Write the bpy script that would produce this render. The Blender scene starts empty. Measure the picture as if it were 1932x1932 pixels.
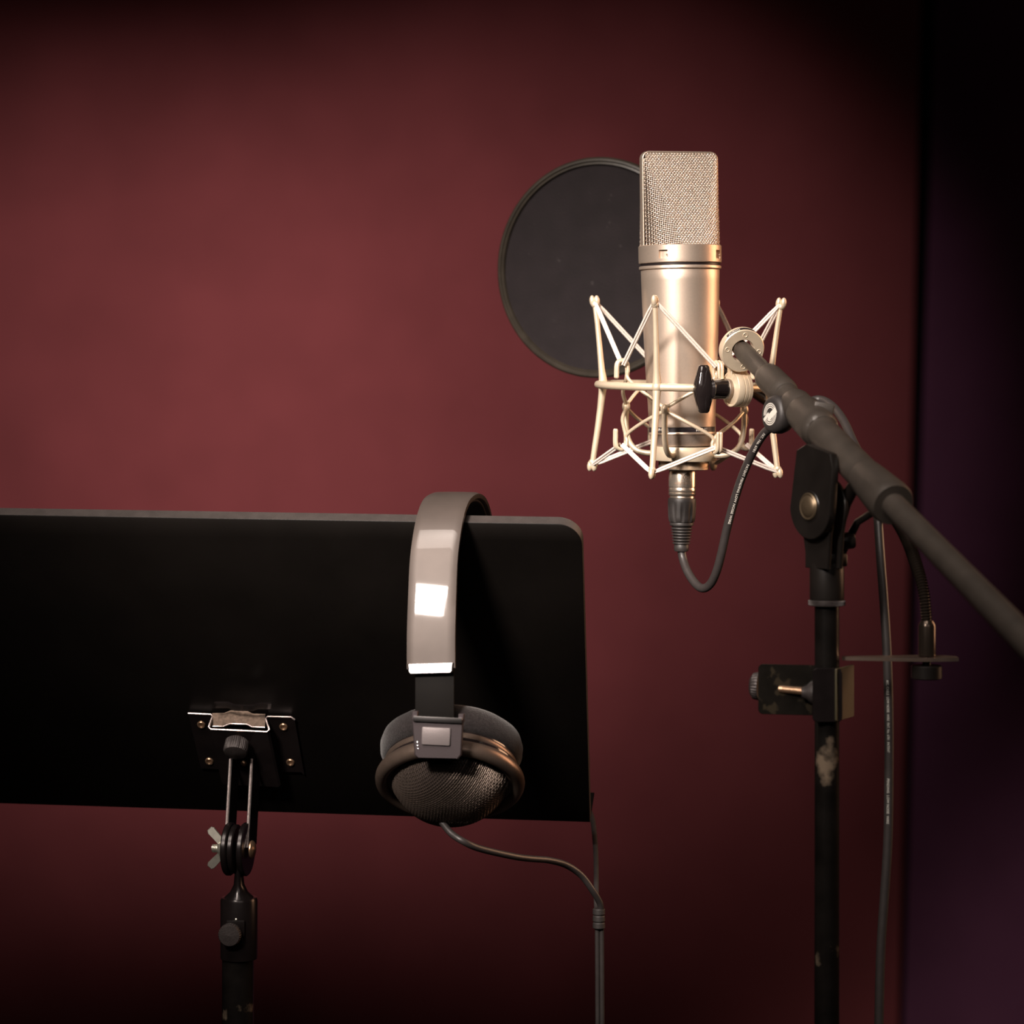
import bpy, bmesh, math, random
from mathutils import Vector, Matrix
random.seed(7)
R = math.radians
sc = bpy.context.scene
C = sc.collection

# ------------------------------------------------------------------ camera
F = 5200.0            # focal length in pixels of the 1932 px frame
HOR = 720.0           # row of the horizon
H = 1.42              # eye height
cd = bpy.data.cameras.new('camera'); cam = bpy.data.objects.new('camera', cd); C.objects.link(cam)
cam.location = (0, 0, H); cam.rotation_euler = (R(90), 0, 0)
cd.sensor_width = 36.0; cd.lens = F / 1932.0 * 36.0
cd.shift_y = -(966.0 - HOR) / 1932.0
cd.clip_start = 0.05; cd.clip_end = 50
cd.dof.use_dof = True; cd.dof.focus_distance = 1.865; cd.dof.aperture_fstop = cd.lens / 1000.0 / 0.0130
sc.camera = cam

# ------------------------------------------------------------------ world, lights, exposure
w = bpy.data.worlds.new('world'); sc.world = w; w.use_nodes = True
w.node_tree.nodes['Background'].inputs[0].default_value = (0.02, 0.012, 0.01, 1)
w.node_tree.nodes['Background'].inputs[1].default_value = 0.2
vs = sc.view_settings
vs.view_transform = 'Standard'; vs.look = 'None'; vs.exposure = 0.0; vs.gamma = 1.0; vs.use_curve_mapping = False
sc.cycles.use_denoising = True
sc.cycles.max_bounces = 8

def light(name, kind, loc, target, energy, color, **kw):
    d = bpy.data.lights.new(name, kind); o = bpy.data.objects.new(name, d); C.objects.link(o)
    o.location = loc
    o.rotation_euler = (Vector(target) - Vector(loc)).to_track_quat('-Z', 'Y').to_euler()
    d.energy = energy; d.color = color
    for k, v in kw.items(): setattr(d, k, v)
    return o

# gridded softbox in front of the microphone, to the left of the camera
light('key_softbox', 'AREA', (-0.66, 0.46, 2.18), (-0.04, 1.84, 1.40), 2.15, (1.0, 0.88, 0.79),
      shape='RECTANGLE', size=0.29, size_y=0.31, spread=R(25))
# large softbox hung from the ceiling above the set
light('overhead_softbox', 'AREA', (-0.30, 1.05, 2.68), (0.10, 1.86, 1.30), 4.8, (1.0, 0.87, 0.78),
      shape='RECTANGLE', size=1.30, size_y=0.95, spread=R(50))
# three ceiling spotlights that wash the red wall
for k, (lx, tx, tz, e, sp_) in enumerate(((-0.90, -0.88, 1.28, 172.0, 29.6), (-0.44, -0.43, 1.32, 140.0, 29.6), (0.02, 0.04, 1.32, 168.0, 32))):
    light('wall_wash', 'SPOT', (lx, 1.90, 2.66), (tx, 5.20, tz), e, (1.0, 0.86, 0.80),
          spot_size=R(sp_), spot_blend=1.0, shadow_soft_size=0.06)
# warm lamp behind on the right, outside the frame
light('warm_side_lamp', 'AREA', (1.55, 2.35, 1.75), (0.15, 1.9, 1.35), 2.6, (1.0, 0.54, 0.30),
      shape='RECTANGLE', size=0.60, size_y=1.1, spread=R(70))
# broad dim fill light, added above and behind the camera
light('fill_light', 'AREA', (0.5, -0.9, 2.4), (0.0, 1.9, 1.3), 1.0, (1.0, 0.84, 0.76),
      shape='RECTANGLE', size=1.8, size_y=0.8, spread=R(70))

# ------------------------------------------------------------------ coordinates
def P(px, py, Y):
    """point seen at pixel (px, py) at depth Y metres from the camera"""
    return Vector(((px - 966.0) * Y / F, Y, H + (HOR - py) * Y / F))
def sz(px, Y): return px * Y / F

# ------------------------------------------------------------------ materials
def mat(name, col, metal=0.0, rough=0.5, bump=0.0, bscale=400.0, var=0.0, vscale=30.0, coat=0.0, spec=0.5,
        wear=None, wscale=40.0, wthr=0.62, sheen=0.0, emis=None, rvar=0.0, woff=0.0):
    m = bpy.data.materials.new(name); m.use_nodes = True
    nt = m.node_tree; b = nt.nodes['Principled BSDF']
    b.inputs['Base Color'].default_value = (*col, 1); b.inputs['Metallic'].default_value = metal
    b.inputs['Roughness'].default_value = rough
    b.inputs['Specular IOR Level'].default_value = spec
    b.inputs['Coat Weight'].default_value = coat
    b.inputs['Coat Roughness'].default_value = 0.045
    if sheen: b.inputs['Sheen Weight'].default_value = sheen; b.inputs['Sheen Roughness'].default_value = 0.4
    tc = nt.nodes.new('ShaderNodeTexCoord')
    cur = None
    if var:
        n = nt.nodes.new('ShaderNodeTexNoise'); n.inputs['Scale'].default_value = vscale; n.inputs['Detail'].default_value = 6
        nt.links.new(tc.outputs['Object'], n.inputs['Vector'])
        r = nt.nodes.new('ShaderNodeValToRGB')
        r.color_ramp.elements[0].position = .3; r.color_ramp.elements[1].position = .7
        r.color_ramp.elements[0].color = (*[c * (1 - var) for c in col], 1)
        r.color_ramp.elements[1].color = (*[min(1, c * (1 + var)) for c in col], 1)
        nt.links.new(n.outputs[0], r.inputs[0]); cur = r.outputs[0]
        nt.links.new(cur, b.inputs['Base Color'])
        if rvar:
            mr = nt.nodes.new('ShaderNodeMapRange'); mr.inputs[1].default_value = .3; mr.inputs[2].default_value = .7
            mr.inputs[3].default_value = rough * (1 - rvar); mr.inputs[4].default_value = min(1, rough * (1 + rvar))
            nt.links.new(n.outputs[0], mr.inputs[0]); nt.links.new(mr.outputs[0], b.inputs['Roughness'])
    if wear:
        n = nt.nodes.new('ShaderNodeTexNoise'); n.inputs['Scale'].default_value = wscale; n.inputs['Detail'].default_value = 8
        mp = nt.nodes.new('ShaderNodeMapping'); mp.inputs['Location'].default_value = (0, 0, woff)
        nt.links.new(tc.outputs['Object'], mp.inputs['Vector']); nt.links.new(mp.outputs[0], n.inputs['Vector'])
        r = nt.nodes.new('ShaderNodeValToRGB')
        r.color_ramp.elements[0].position = wthr; r.color_ramp.elements[1].position = wthr + .05
        r.color_ramp.elements[0].color = (0, 0, 0, 1); r.color_ramp.elements[1].color = (1, 1, 1, 1)
        nt.links.new(n.outputs[0], r.inputs[0])
        mx = nt.nodes.new('ShaderNodeMix'); mx.data_type = 'RGBA'
        nt.links.new(r.outputs[0], mx.inputs[0])
        mx.inputs[6].default_value = (*col, 1); mx.inputs[7].default_value = (*wear, 1)
        if cur: nt.links.new(cur, mx.inputs[6])
        nt.links.new(mx.outputs[2], b.inputs['Base Color'])
    if bump:
        n = nt.nodes.new('ShaderNodeTexNoise'); n.inputs['Scale'].default_value = bscale; n.inputs['Detail'].default_value = 4
        nt.links.new(tc.outputs['Object'], n.inputs['Vector'])
        bp = nt.nodes.new('ShaderNodeBump'); bp.inputs['Strength'].default_value = bump; bp.inputs['Distance'].default_value = 0.0005
        nt.links.new(n.outputs[0], bp.inputs['Height']); nt.links.new(bp.outputs[0], b.inputs['Normal'])
    if emis:
        b.inputs['Emission Color'].default_value = (*emis[0], 1); b.inputs['Emission Strength'].default_value = emis[1]
    return m

M = {
 'red_wall': mat('red_wall_fabric', (0.215, 0.051, 0.056), 0, 0.92, bump=0.5, bscale=220, var=0.10, vscale=5, spec=0.15),
 'purple': mat('purple_wall_fabric', (0.135, 0.048, 0.095), 0, 0.95, bump=0.4, bscale=220, var=0.12, vscale=5, spec=0.1),
 'black_gap': mat('black_recess', (0.004, 0.003, 0.004), 0, 0.9, var=0.2, spec=0.05),
 'dark_room': mat('dark_acoustic_foam', (0.03, 0.014, 0.016), 0, 0.95, bump=0.4, bscale=80, var=0.2, spec=0.1),
 'floor': mat('dark_carpet', (0.03, 0.02, 0.02), 0, 0.97, bump=0.8, bscale=600, var=0.25, spec=0.1),
 'nickel': mat('satin_nickel', (0.74, 0.60, 0.49), 0.80, 0.39, bump=0.10, bscale=2600, var=0.03, vscale=700),
 'nickel_bright': mat('brushed_nickel', (0.82, 0.70, 0.58), 0.9, 0.24, bump=0.1, bscale=1500, var=0.08, vscale=200),
 'wire': mat('nickel_wire', (0.95, 0.80, 0.68), 0.80, 0.34, var=0.03),
 'inner': mat('dark_mesh_backing', (0.035, 0.02, 0.013), 0.5, 0.6, var=0.2, vscale=300),
 'taper': mat('grey_shaded_metal', (0.30, 0.24, 0.20), 0.6, 0.45, bump=0.2, bscale=2500, var=0.08, vscale=600),  # grey metal, darkened for the shade on the down-facing taper; also the washer
 'dark_groove': mat('dark_groove', (0.02, 0.014, 0.014), 0.3, 0.4, var=0.2),
 'cream': mat('cream_metal_paint', (0.74, 0.61, 0.45), 0.45, 0.36, bump=0.12, bscale=1800, var=0.06, vscale=120),
 'cord': mat('white_elastic_cord', (0.80, 0.70, 0.63), 0.0, 0.6, bump=0.5, bscale=1800, var=0.10, vscale=900),
 'gloss_black': mat('gloss_black_plastic', (0.012, 0.009, 0.009), 0, 0.12, var=0.2, coat=0.4),
 'satin_black': mat('satin_black_metal', (0.010, 0.008, 0.007), 0.2, 0.33, bump=0.12, bscale=1200, var=0.2, vscale=60),
 'boom_black': mat('matt_black_boom_paint', (0.044, 0.036, 0.030), 0.1, 0.40, bump=0.25, bscale=1500, var=0.15, vscale=80),
 'pole_black': mat('worn_black_pole', (0.006, 0.005, 0.0045), 0.2, 0.24, var=0.4, vscale=60, wear=(0.14, 0.105, 0.075), wscale=24, wthr=0.625, bump=0.1),
 'stand_pole': mat('worn_black_pole', (0.006, 0.005, 0.0045), 0.2, 0.24, var=0.4, vscale=60, wear=(0.14, 0.105, 0.075), wscale=24, wthr=0.625, bump=0.1, woff=-0.078),
 'rubber': mat('black_rubber', (0.026, 0.022, 0.021), 0, 0.5, bump=0.1, bscale=1500, var=0.12, vscale=200),
 'cable': mat('black_cable_jacket', (0.032, 0.027, 0.026), 0, 0.42, bump=0.06, bscale=900, var=0.1, vscale=200),
 'grey_cable': mat('dark_grey_cable_jacket', (0.035, 0.030, 0.029), 0, 0.38, var=0.1, vscale=200),
 'print': mat('white_print', (0.62, 0.58, 0.52), 0, 0.6, var=0.05),
 'emboss': mat('engraved_metal', (0.26, 0.18, 0.13), 0.6, 0.5, var=0.1),
 'label_black': mat('black_label', (0.02, 0.015, 0.018), 0, 0.35, var=0.1),
 'filter_cloth': mat('black_nylon_cloth', (0.012, 0.0085, 0.0095), 0, 0.85, bump=0.4, bscale=900, var=0.16, vscale=60, spec=0.25, wear=(0.03, 0.025, 0.025), wscale=160, wthr=0.69),
 'filter_rim': mat('black_filter_hoop', (0.030, 0.024, 0.018), 0, 0.38, bump=0.1, bscale=400, var=0.2, vscale=90),
 'desk': mat('black_desk_paint', (0.005, 0.004, 0.0035), 0.0, 0.42, bump=0.10, bscale=900, var=0.3, vscale=12, spec=0.14),
 'desk_rim': mat('lit_desk_rim', (0.055, 0.046, 0.043), 0.3, 0.45, bump=0.3, bscale=1200, var=0.15, vscale=100),  # light falling on the folded rim is put into this grey
 'bracket': mat('gloss_black_bracket', (0.012, 0.009, 0.009), 0.5, 0.24, var=0.2, vscale=80, bump=0.05),
 'clamp': mat('dusty_gloss_black', (0.006, 0.005, 0.004), 0.1, 0.2, var=0.3, vscale=90, wear=(0.022, 0.017, 0.011), wscale=80, wthr=0.56, coat=0.3),
 'dust': mat('dusty_metal', (0.17, 0.12, 0.09), 0.2, 0.8, bump=0.5, bscale=1800, var=0.35, vscale=500),
 'brass': mat('aged_brass', (0.60, 0.38, 0.24), 0.9, 0.3, var=0.15, vscale=300),
 'bright_edge': mat('bright_metal_edge', (0.50, 0.42, 0.40), 0.9, 0.36, bump=0.3, bscale=1500, var=0.2, vscale=600),  # brighter metal colour for thin lines along bracket and strap edges
 'zinc': mat('bright_zinc', (0.72, 0.69, 0.60), 0.9, 0.32, var=0.1, vscale=300),
 'knob_dark': mat('dark_knurled_metal', (0.035, 0.028, 0.027), 0.4, 0.5, bump=0.35, bscale=700, var=0.15, vscale=200),
 'band': mat('glossy_bronze_band', (0.072, 0.057, 0.050), 0.25, 0.52, bump=0.03, bscale=900, var=0.10, vscale=40, coat=0.5, spec=0.3),
 'band_lining': mat('dark_band_lining', (0.03, 0.022, 0.02), 0, 0.5, bump=0.2, var=0.1),
 'grey_plate': mat('grey_metal_plate', (0.22, 0.19, 0.19), 0.4, 0.4, bump=0.2, bscale=1500, var=0.06),
 'silver_cap': mat('polished_silver', (0.70, 0.66, 0.66), 1.0, 0.22, var=0.05),
 'slider': mat('dark_slider', (0.0055, 0.0045, 0.004), 0.0, 0.6, var=0.1, spec=0.10),
 'yoke': mat('pewter_yoke', (0.055, 0.043, 0.046), 0.3, 0.42, bump=0.1, bscale=1200, var=0.06),
 'bronze': mat('satin_bronze', (0.17, 0.125, 0.10), 0.75, 0.33, bump=0.15, bscale=1300, var=0.08, vscale=200),
 'velvet': mat('black_velour', (0.018, 0.015, 0.015), 0, 0.95, bump=1.0, bscale=1600, var=0.35, vscale=700, sheen=0.22, spec=0.1),
 'cup_mesh': mat('dark_bronze_wire', (0.13, 0.10, 0.083), 0.8, 0.34, var=0.1, vscale=200),
 'goose': mat('black_chrome', (0.06, 0.045, 0.035), 0.8, 0.22, var=0.1),
}

# ------------------------------------------------------------------ mesh builder
def frame_from(d, up=None):
    d = d.normalized()
    u = Vector(up) if up is not None else (Vector((0, 0, 1)) if abs(d.z) < .9 else Vector((1, 0, 0)))
    a = (u - d * u.dot(d)).normalized()
    b = d.cross(a).normalized()
    return a, b, d

class MB:
    def __init__(s): s.v = []; s.f = []
    def add(s, vs, fs):
        o = len(s.v); s.v += [Vector(x) for x in vs]; s.f += [[i + o for i in f] for f in fs]
    def tube(s, pts, r, n=12, caps=True, up=None, flat=1.0):
        pts = [Vector(p) for p in pts]; m = len(pts)
        rs = r if isinstance(r, (list, tuple)) else [r] * m
        t = [(pts[min(i + 1, m - 1)] - pts[max(i - 1, 0)]).normalized() for i in range(m)]
        a, b, _ = frame_from(t[0], up)
        vs = []
        for i in range(m):
            if i:
                ax = t[i - 1].cross(t[i])
                if ax.length > 1e-9:
                    q = Matrix.Rotation(t[i - 1].angle(t[i]), 3, ax.normalized()); a = q @ a
                a = (a - t[i] * a.dot(t[i])).normalized()
                b = t[i].cross(a)
            for k in range(n):
                th = 2 * math.pi * k / n
                vs.append(pts[i] + a * (rs[i] * math.cos(th)) + b * (rs[i] * flat * math.sin(th)))
        fs = [[i * n + k, i * n + (k + 1) % n, (i + 1) * n + (k + 1) % n, (i + 1) * n + k] for i in range(m - 1) for k in range(n)]
        if caps: fs += [list(range(n))[::-1], [(m - 1) * n + k for k in range(n)]]
        s.add(vs, fs); return s
    def lathe(s, o, d, prof, n=48, up=None, rfun=None, close=False):
        """prof: list of (radius, distance along d)"""
        a, b, d = frame_from(Vector(d), up); o = Vector(o); vs = []; m = len(prof)
        for j, (r, t) in enumerate(prof):
            for k in range(n):
                th = 2 * math.pi * k / n; rr = rfun(r, t, th, j) if rfun else r
                vs.append(o + d * t + a * (rr * math.cos(th)) + b * (rr * math.sin(th)))
        fs = [[i * n + k, i * n + (k + 1) % n, (i + 1) * n + (k + 1) % n, (i + 1) * n + k] for i in range(m - 1) for k in range(n)]
        if close: fs += [[(m - 1) * n + k, (m - 1) * n + (k + 1) % n, (k + 1) % n, k] for k in range(n)]
        else:
            if prof[0][0] > 1e-7: fs.append(list(range(n))[::-1])
            if prof[-1][0] > 1e-7: fs.append([(m - 1) * n + k for k in range(n)])
        s.add(vs, fs); return s
    def prism(s, loop, d, bev=0.0):
        """closed loop of points extruded along vector d; bev = chamfer on both ends"""
        loop = [Vector(p) for p in loop]; d = Vector(d); n = len(loop)
        c = sum(loop, Vector()) / n
        def ins(p, k):
            q = p - c; L = q.length
            return c + q * max(0, (L - k)) / L if L > 0 else p
        dn = d.normalized()
        if bev:
            L = [[ins(p, bev) for p in loop], [p + dn * bev for p in loop], [p + d - dn * bev for p in loop], [ins(p, bev) + d for p in loop]]
        else: L = [loop, [p + d for p in loop]]
        vs = [p for l in L for p in l]; m = len(L)
        fs = [[i * n + k, i * n + (k + 1) % n, (i + 1) * n + (k + 1) % n, (i + 1) * n + k] for i in range(m - 1) for k in range(n)]
        fs += [list(range(n))[::-1], [(m - 1) * n + k for k in range(n)]]
        s.add(vs, fs); return s
    def box(s, c, ax, ay, az, hx, hy, hz, bev=None):
        c = Vector(c); ax, ay, az = Vector(ax).normalized(), Vector(ay).normalized(), Vector(az).normalized()
        b = min(hx, hy, hz) * .25 if bev is None else bev
        lp = rrect(hx - 0, hy - 0, max(b, 1e-5), 3)
        s.prism([c + ax * x + ay * y - az * hz for x, y in lp], az * 2 * hz, bev=b * .7); return s
    def ball(s, c, r, d=(0, 0, 1), k=1.0, n=20):
        m = max(6, n // 2)
        s.lathe(Vector(c), Vector(d), [(r * math.sin(math.pi * i / m), -r * k * math.cos(math.pi * i / m)) for i in range(m + 1)], n=n); return s
    def torus(s, o, d, Rm, r, n=64, k=14, up=None, flat=1.0, squash=1.0):
        s.lathe(o, d, [(Rm + r * math.cos(2 * math.pi * i / k), r * flat * math.sin(2 * math.pi * i / k)) for i in range(k)], n=n, up=up, close=True); return s
    def strip(s, pts, wv, nv, hw, th, seg=3):
        """sweep a rounded flat section; wv: width directions, nv: thickness directions (per point)"""
        sec = rrect(hw, th, min(th, hw) * .9, seg); n = len(sec); m = len(pts)
        vs = [Vector(pts[i]) + wv[i] * x + nv[i] * y for i in range(m) for x, y in sec]
        fs = [[i * n + k, i * n + (k + 1) % n, (i + 1) * n + (k + 1) % n, (i + 1) * n + k] for i in range(m - 1) for k in range(n)]
        fs += [list(range(n))[::-1], [(m - 1) * n + k for k in range(n)]]
        s.add(vs, fs); return s
    def map(s, fn): s.v = [fn(v) for v in s.v]; return s
    def build(s, name, m, parent=None, sharp=38, label=None, kind=None, smooth=True):
        me = bpy.data.meshes.new(name)
        off = parent_loc(parent)
        me.from_pydata([v - off for v in s.v], [], s.f)
        me.materials.append(m)
        bm = bmesh.new(); bm.from_mesh(me)
        bmesh.ops.recalc_face_normals(bm, faces=bm.faces)
        for f in bm.faces: f.smooth = smooth
        for e in bm.edges:
            if len(e.link_faces) == 2 and e.calc_face_angle(0) > R(sharp): e.smooth = False
        bm.to_mesh(me); bm.free()
        o = bpy.data.objects.new(name, me); C.objects.link(o)
        if parent: o.parent = parent
        if label: o['label'] = label
        if kind: o['kind'] = kind
        return o

def parent_loc(p):
    v = Vector((0, 0, 0))
    while p is not None:
        v += p.location; p = p.parent
    return v
def rrect(hx, hy, r, seg=4):
    r = min(r, hx * .999, hy * .999); out = []
    for cx, cy, a0 in ((hx - r, hy - r, 0), (-hx + r, hy - r, 90), (-hx + r, -hy + r, 180), (hx - r, -hy + r, 270)):
        for i in range(seg + 1):
            a = R(a0 + 90 * i / seg); out.append((cx + r * math.cos(a), cy + r * math.sin(a)))
    return out
def thing(name, label, cat, loc, group=None):
    o = bpy.data.objects.new(name, None); C.objects.link(o); o.location = loc; o.empty_display_size = .05
    o['label'] = label; o['category'] = cat
    if group: o['group'] = group
    return o
def struct(o): o['kind'] = 'structure'; return o
def spline(pts, n=8):
    pts = [Vector(p) for p in pts]; q = [pts[0] * 2 - pts[1]] + pts + [pts[-1] * 2 - pts[-2]]; out = []
    for i in range(1, len(q) - 2):
        a, b, c, d = q[i - 1:i + 3]
        for j in range(n):
            t = j / n
            out.append(.5 * ((2 * b) + (c - a) * t + (2 * a - 5 * b + 4 * c - d) * t * t + (3 * b - a - 3 * c + d) * t ** 3))
    out.append(pts[-1]); return out
def resample(pts, step):
    out = [pts[0].copy()]; acc = 0
    for i in range(1, len(pts)):
        a, b = pts[i - 1], pts[i]; L = (b - a).length; d = step - acc
        while d <= L:
            out.append(a.lerp(b, d / L)); d += step
        acc = (acc + L) % step if L > 0 else acc
        acc = L - (d - step)
    return out
def text_mesh(txt, size, bold=0.0, squeeze=1.0):
    cu = bpy.data.curves.new('t', 'FONT'); cu.body = txt; cu.size = size; cu.offset = bold; cu.resolution_u = 3
    cu.space_character = 1.05
    o = bpy.data.objects.new('t', cu); C.objects.link(o)
    dg = bpy.context.evaluated_depsgraph_get(); dg.update()
    me = bpy.data.meshes.new_from_object(o.evaluated_get(dg))
    bm = bmesh.new(); bm.from_mesh(me)
    for k in range(1, 6):                       # cuts across the letters so they can bend round a cable
        bmesh.ops.bisect_plane(bm, geom=bm.verts[:] + bm.edges[:] + bm.faces[:], plane_co=(0, size * .72 * k / 6, 0), plane_no=(0, 1, 0))
    bm.to_mesh(me); bm.free()
    vs = [Vector((v.co.x * squeeze, v.co.y, 0)) for v in me.vertices]; fs = [list(p.vertices) for p in me.polygons]
    bpy.data.objects.remove(o); bpy.data.curves.remove(cu); bpy.data.meshes.remove(me)
    return vs, fs

# ------------------------------------------------------------------ room
WY = 5.20
def quad(name, pts, m, kind='structure', thick=None):
    b = MB()
    pts = [Vector(p) for p in pts]
    n = (pts[1] - pts[0]).cross(pts[2] - pts[1]).normalized() * (thick or 0.02)
    b.prism(pts, n); o = b.build(name, m, sharp=20, smooth=False); o['kind'] = kind; return o
XL, XR, ZC, YB = -2.3, 2.4, 2.75, -1.6
# right edge of the red wall leans slightly
def wx(px): return (px - 966) * WY / F
er0, er1 = Vector((wx(1737), WY, H + (HOR - 0) * WY / F)), Vector((wx(1698), WY, H + (HOR - 1800) * WY / F))
def edge_at(z, a, b): return a.x + (b.x - a.x) * (z - a.z) / (b.z - a.z)
eb0, eb1 = Vector((wx(1768), WY, er0.z)), Vector((wx(1712), WY, er1.z))
quad('wall_back', [(XL, WY, 0), (edge_at(0, er0, er1), WY, 0), (edge_at(ZC, er0, er1), WY, ZC), (XL, WY, ZC)], M['red_wall'], thick=-0.03)
quad('trim_1', [(edge_at(0, er0, er1) - .02, WY + .045, 0), (edge_at(0, eb0, eb1) + .06, WY + .045, 0), (edge_at(ZC, eb0, eb1) + .06, WY + .045, ZC), (edge_at(ZC, er0, er1) - .02, WY + .045, ZC)], M['black_gap'], thick=-0.02)
quad('wall_right', [(edge_at(0, eb0, eb1), WY + .02, 0), (XR, WY - .95, 0), (XR, WY - .95, ZC), (edge_at(ZC, eb0, eb1), WY + .02, ZC)], M['purple'], thick=-0.03)
quad('wall_side_right', [(XR, YB, 0), (XR, YB, ZC), (XR, WY - .95, ZC), (XR, WY - .95, 0)], M['dark_room'], thick=0.03)
quad('wall_left', [(XL, YB, 0), (XL, WY, 0), (XL, WY, ZC), (XL, YB, ZC)], M['dark_room'], thick=-0.03)
quad('wall_front', [(XL, YB, 0), (XL, YB, ZC), (XR, YB, ZC), (XR, YB, 0)], M['dark_room'], thick=-0.03)
quad('floor', [(XL, YB, 0), (XR, YB, 0), (XR, WY + .1, 0), (XL, WY + .1, 0)], M['floor'], thick=-0.05)
quad('ceiling', [(XL, YB, ZC), (XL, WY + .1, ZC), (XR, WY + .1, ZC), (XR, YB, ZC)], M['dark_room'], thick=-0.05)

# ------------------------------------------------------------------ microphone
YM = 1.94
S = YM / F
mic_o = P(1287.5, 855, YM)
MICM = Matrix.Rotation(-0.0125, 3, 'Y')
def mw(x, y, z):                      # microphone px units -> world
    return mic_o + MICM @ Vector((x, y, z)) * S
MAX = MICM @ Vector((0, 0, 1))
YAW = R(17)
def zz(py): return 855.0 - py
mic = thing('condenser_microphone', 'satin nickel large-diaphragm studio microphone with wedge-shaped wire mesh head, standing in the cream shock mount', 'microphone', mw(0, 0, zz(885)))
def mlathe(prof, n=96, rfun=None, close=False):
    b = MB(); b.lathe(mic_o, MAX, [(r * S, zz(py) * S) for r, py in prof], n=n, up=MICM @ Vector((0, -1, 0)), rfun=rfun, close=close); return b
# with up=-Y: a=-Y, b = d x a = Z x -Y = +X -> angle th measured from the camera side towards +X
# body
prof = [(60, 509.5), (73.4, 509.6), (74.2, 511), (73.6, 530), (72.6, 570), (70.9, 620), (69.0, 670), (66.9, 715), (64.6, 755), (62.8, 790), (62.2, 805), (61.6, 805.5), (55, 805.6)]
mlathe(prof).build('body', M['nickel'], mic)
mlathe([(50, 805.6), (61.9, 805.7), (61.9, 814.6), (50, 814.8)]).build('label_band', M['label_black'], mic, label='black band with white lettering')
mlathe([(50, 814.8), (62.0, 814.9), (62.6, 816), (62.4, 818.5), (61, 819.3), (50, 819.4)]).build('lower_lip', M['nickel'], mic)
mlathe([(50, 819), (60.3, 819.2), (58, 830), (54.5, 841), (50, 842)]).build('base_taper', M['taper'], mic, label='metal taper, shade of its downward face put into a darker colour')
# notched collar below the head
slots = [R(-27 + 90 * i) for i in range(4)]
def notch(r, t, th, j):
    if j in (4, 5) :
        for s0 in slots:
            d = (th - s0 + math.pi) % (2 * math.pi) - math.pi
            if abs(d) < R(6.6): return r - 6.0 * S
    return r
mlathe([(64, 463.5), (76.8, 463.6), (78.2, 465), (78.2, 474), (78.2, 474.2), (78.2, 489.8), (78.2, 490), (78.0, 496), (77, 497.3), (70, 497.4)], n=1080, rfun=notch).build('head_collar', M['nickel'], mic, sharp=25)
for s0 in slots:
    a = s0 + R(5.2)
    c = mw(77 * math.sin(a), -77 * math.cos(a), zz(483)); MB().ball(c, 2.0 * S, n=10).build('locking_pin', M['nickel_bright'], mic)
mlathe([(60, 497.3), (75.2, 497.4), (75.2, 502.4), (60, 502.5)]).build('collar_groove', M['dark_groove'], mic)
mlathe([(60, 502.4), (76.6, 502.5), (77.4, 503.6), (77.4, 507.6), (76.4, 508.6), (60, 509.6)]).build('body_ring', M['nickel'], mic)
# head frame hoop
def hw_(x, y, z):                     # yawed microphone px -> world
    c, s_ = math.cos(YAW), math.sin(YAW)
    return mw(x * c - y * s_, x * s_ + y * c, z)
HA, HT, HB, HR = 76.0, zz(286), zz(466), 15.0
loop = [(-HA, HB)]
for i in range(13):
    a = R(180 - 90 * i / 12); loop.append((-HA + HR + HR * math.cos(a), HT - HR + HR * math.sin(a)))
for i in range(13):
    a = R(90 - 90 * i / 12); loop.append((HA - HR + HR * math.cos(a), HT - HR + HR * math.sin(a)))
loop.append((HA, HB))
def hoop_section(hd, th_):
    b = MB(); sec = rrect(th_, hd, 1.4, 3); n = len(sec); vs = []
    m = len(loop)
    for i, (x, z) in enumerate(loop):
        p0 = loop[max(i - 1, 0)]; p1 = loop[min(i + 1, m - 1)]
        tx, tz = p1[0] - p0[0], p1[1] - p0[1]; L = math.hypot(tx, tz); nx, nz = -tz / L, tx / L
        for u, v in sec: vs.append(hw_(x + nx * (u - th_), v, z + nz * (u - th_)))
    fs = [[i * n + k, i * n + (k + 1) % n, (i + 1) * n + (k + 1) % n, (i + 1) * n + k] for i in range(m - 1) for k in range(n)]
    b.add(vs, fs); return b
HD = 8.5
hoop_section(HD, 1.7).build('head_frame', M['nickel'], mic)
# woven mesh, wires one by one in one mesh per side
RB = 74.5; T0 = R(14)
def ysurf(x, v, inset=0.0):
    a = HA - 3; ax_ = abs(x); v = max(0, min(.999, v))
    wf = v * a + (1 - v) * RB * math.sin(T0)
    if ax_ <= wf: y = (1 - v) * RB * math.cos(T0) + v * (HD - 1.5)
    else:
        s_ = min(1, (ax_ - v * a) / max((1 - v) * RB, 1e-6)); y = (1 - v) * RB * math.sqrt(max(0, 1 - s_ * s_)) + v * (HD - 1.5)
        y = max(y, HD - 2.5) if False else y
    return y - inset
ztop, zbot = HT - 3.4, HB + 1
def ztop_x(x):
    q = abs(x) - (HA - HR); return ztop if q <= 0 else ztop - (HR - 3 - math.sqrt(max(0, (HR - 3) ** 2 - min(q, HR - 3) ** 2)))
NX, NZ = 49, 52
xs = [-(HA - 3.5) + 2 * (HA - 3.5) * i / (NX - 1) for i in range(NX)]
zs = [zbot + (ztop - zbot) * (j + .5) / NZ for j in range(NZ)]
AMP, WR = 0.92, 0.72
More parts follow.
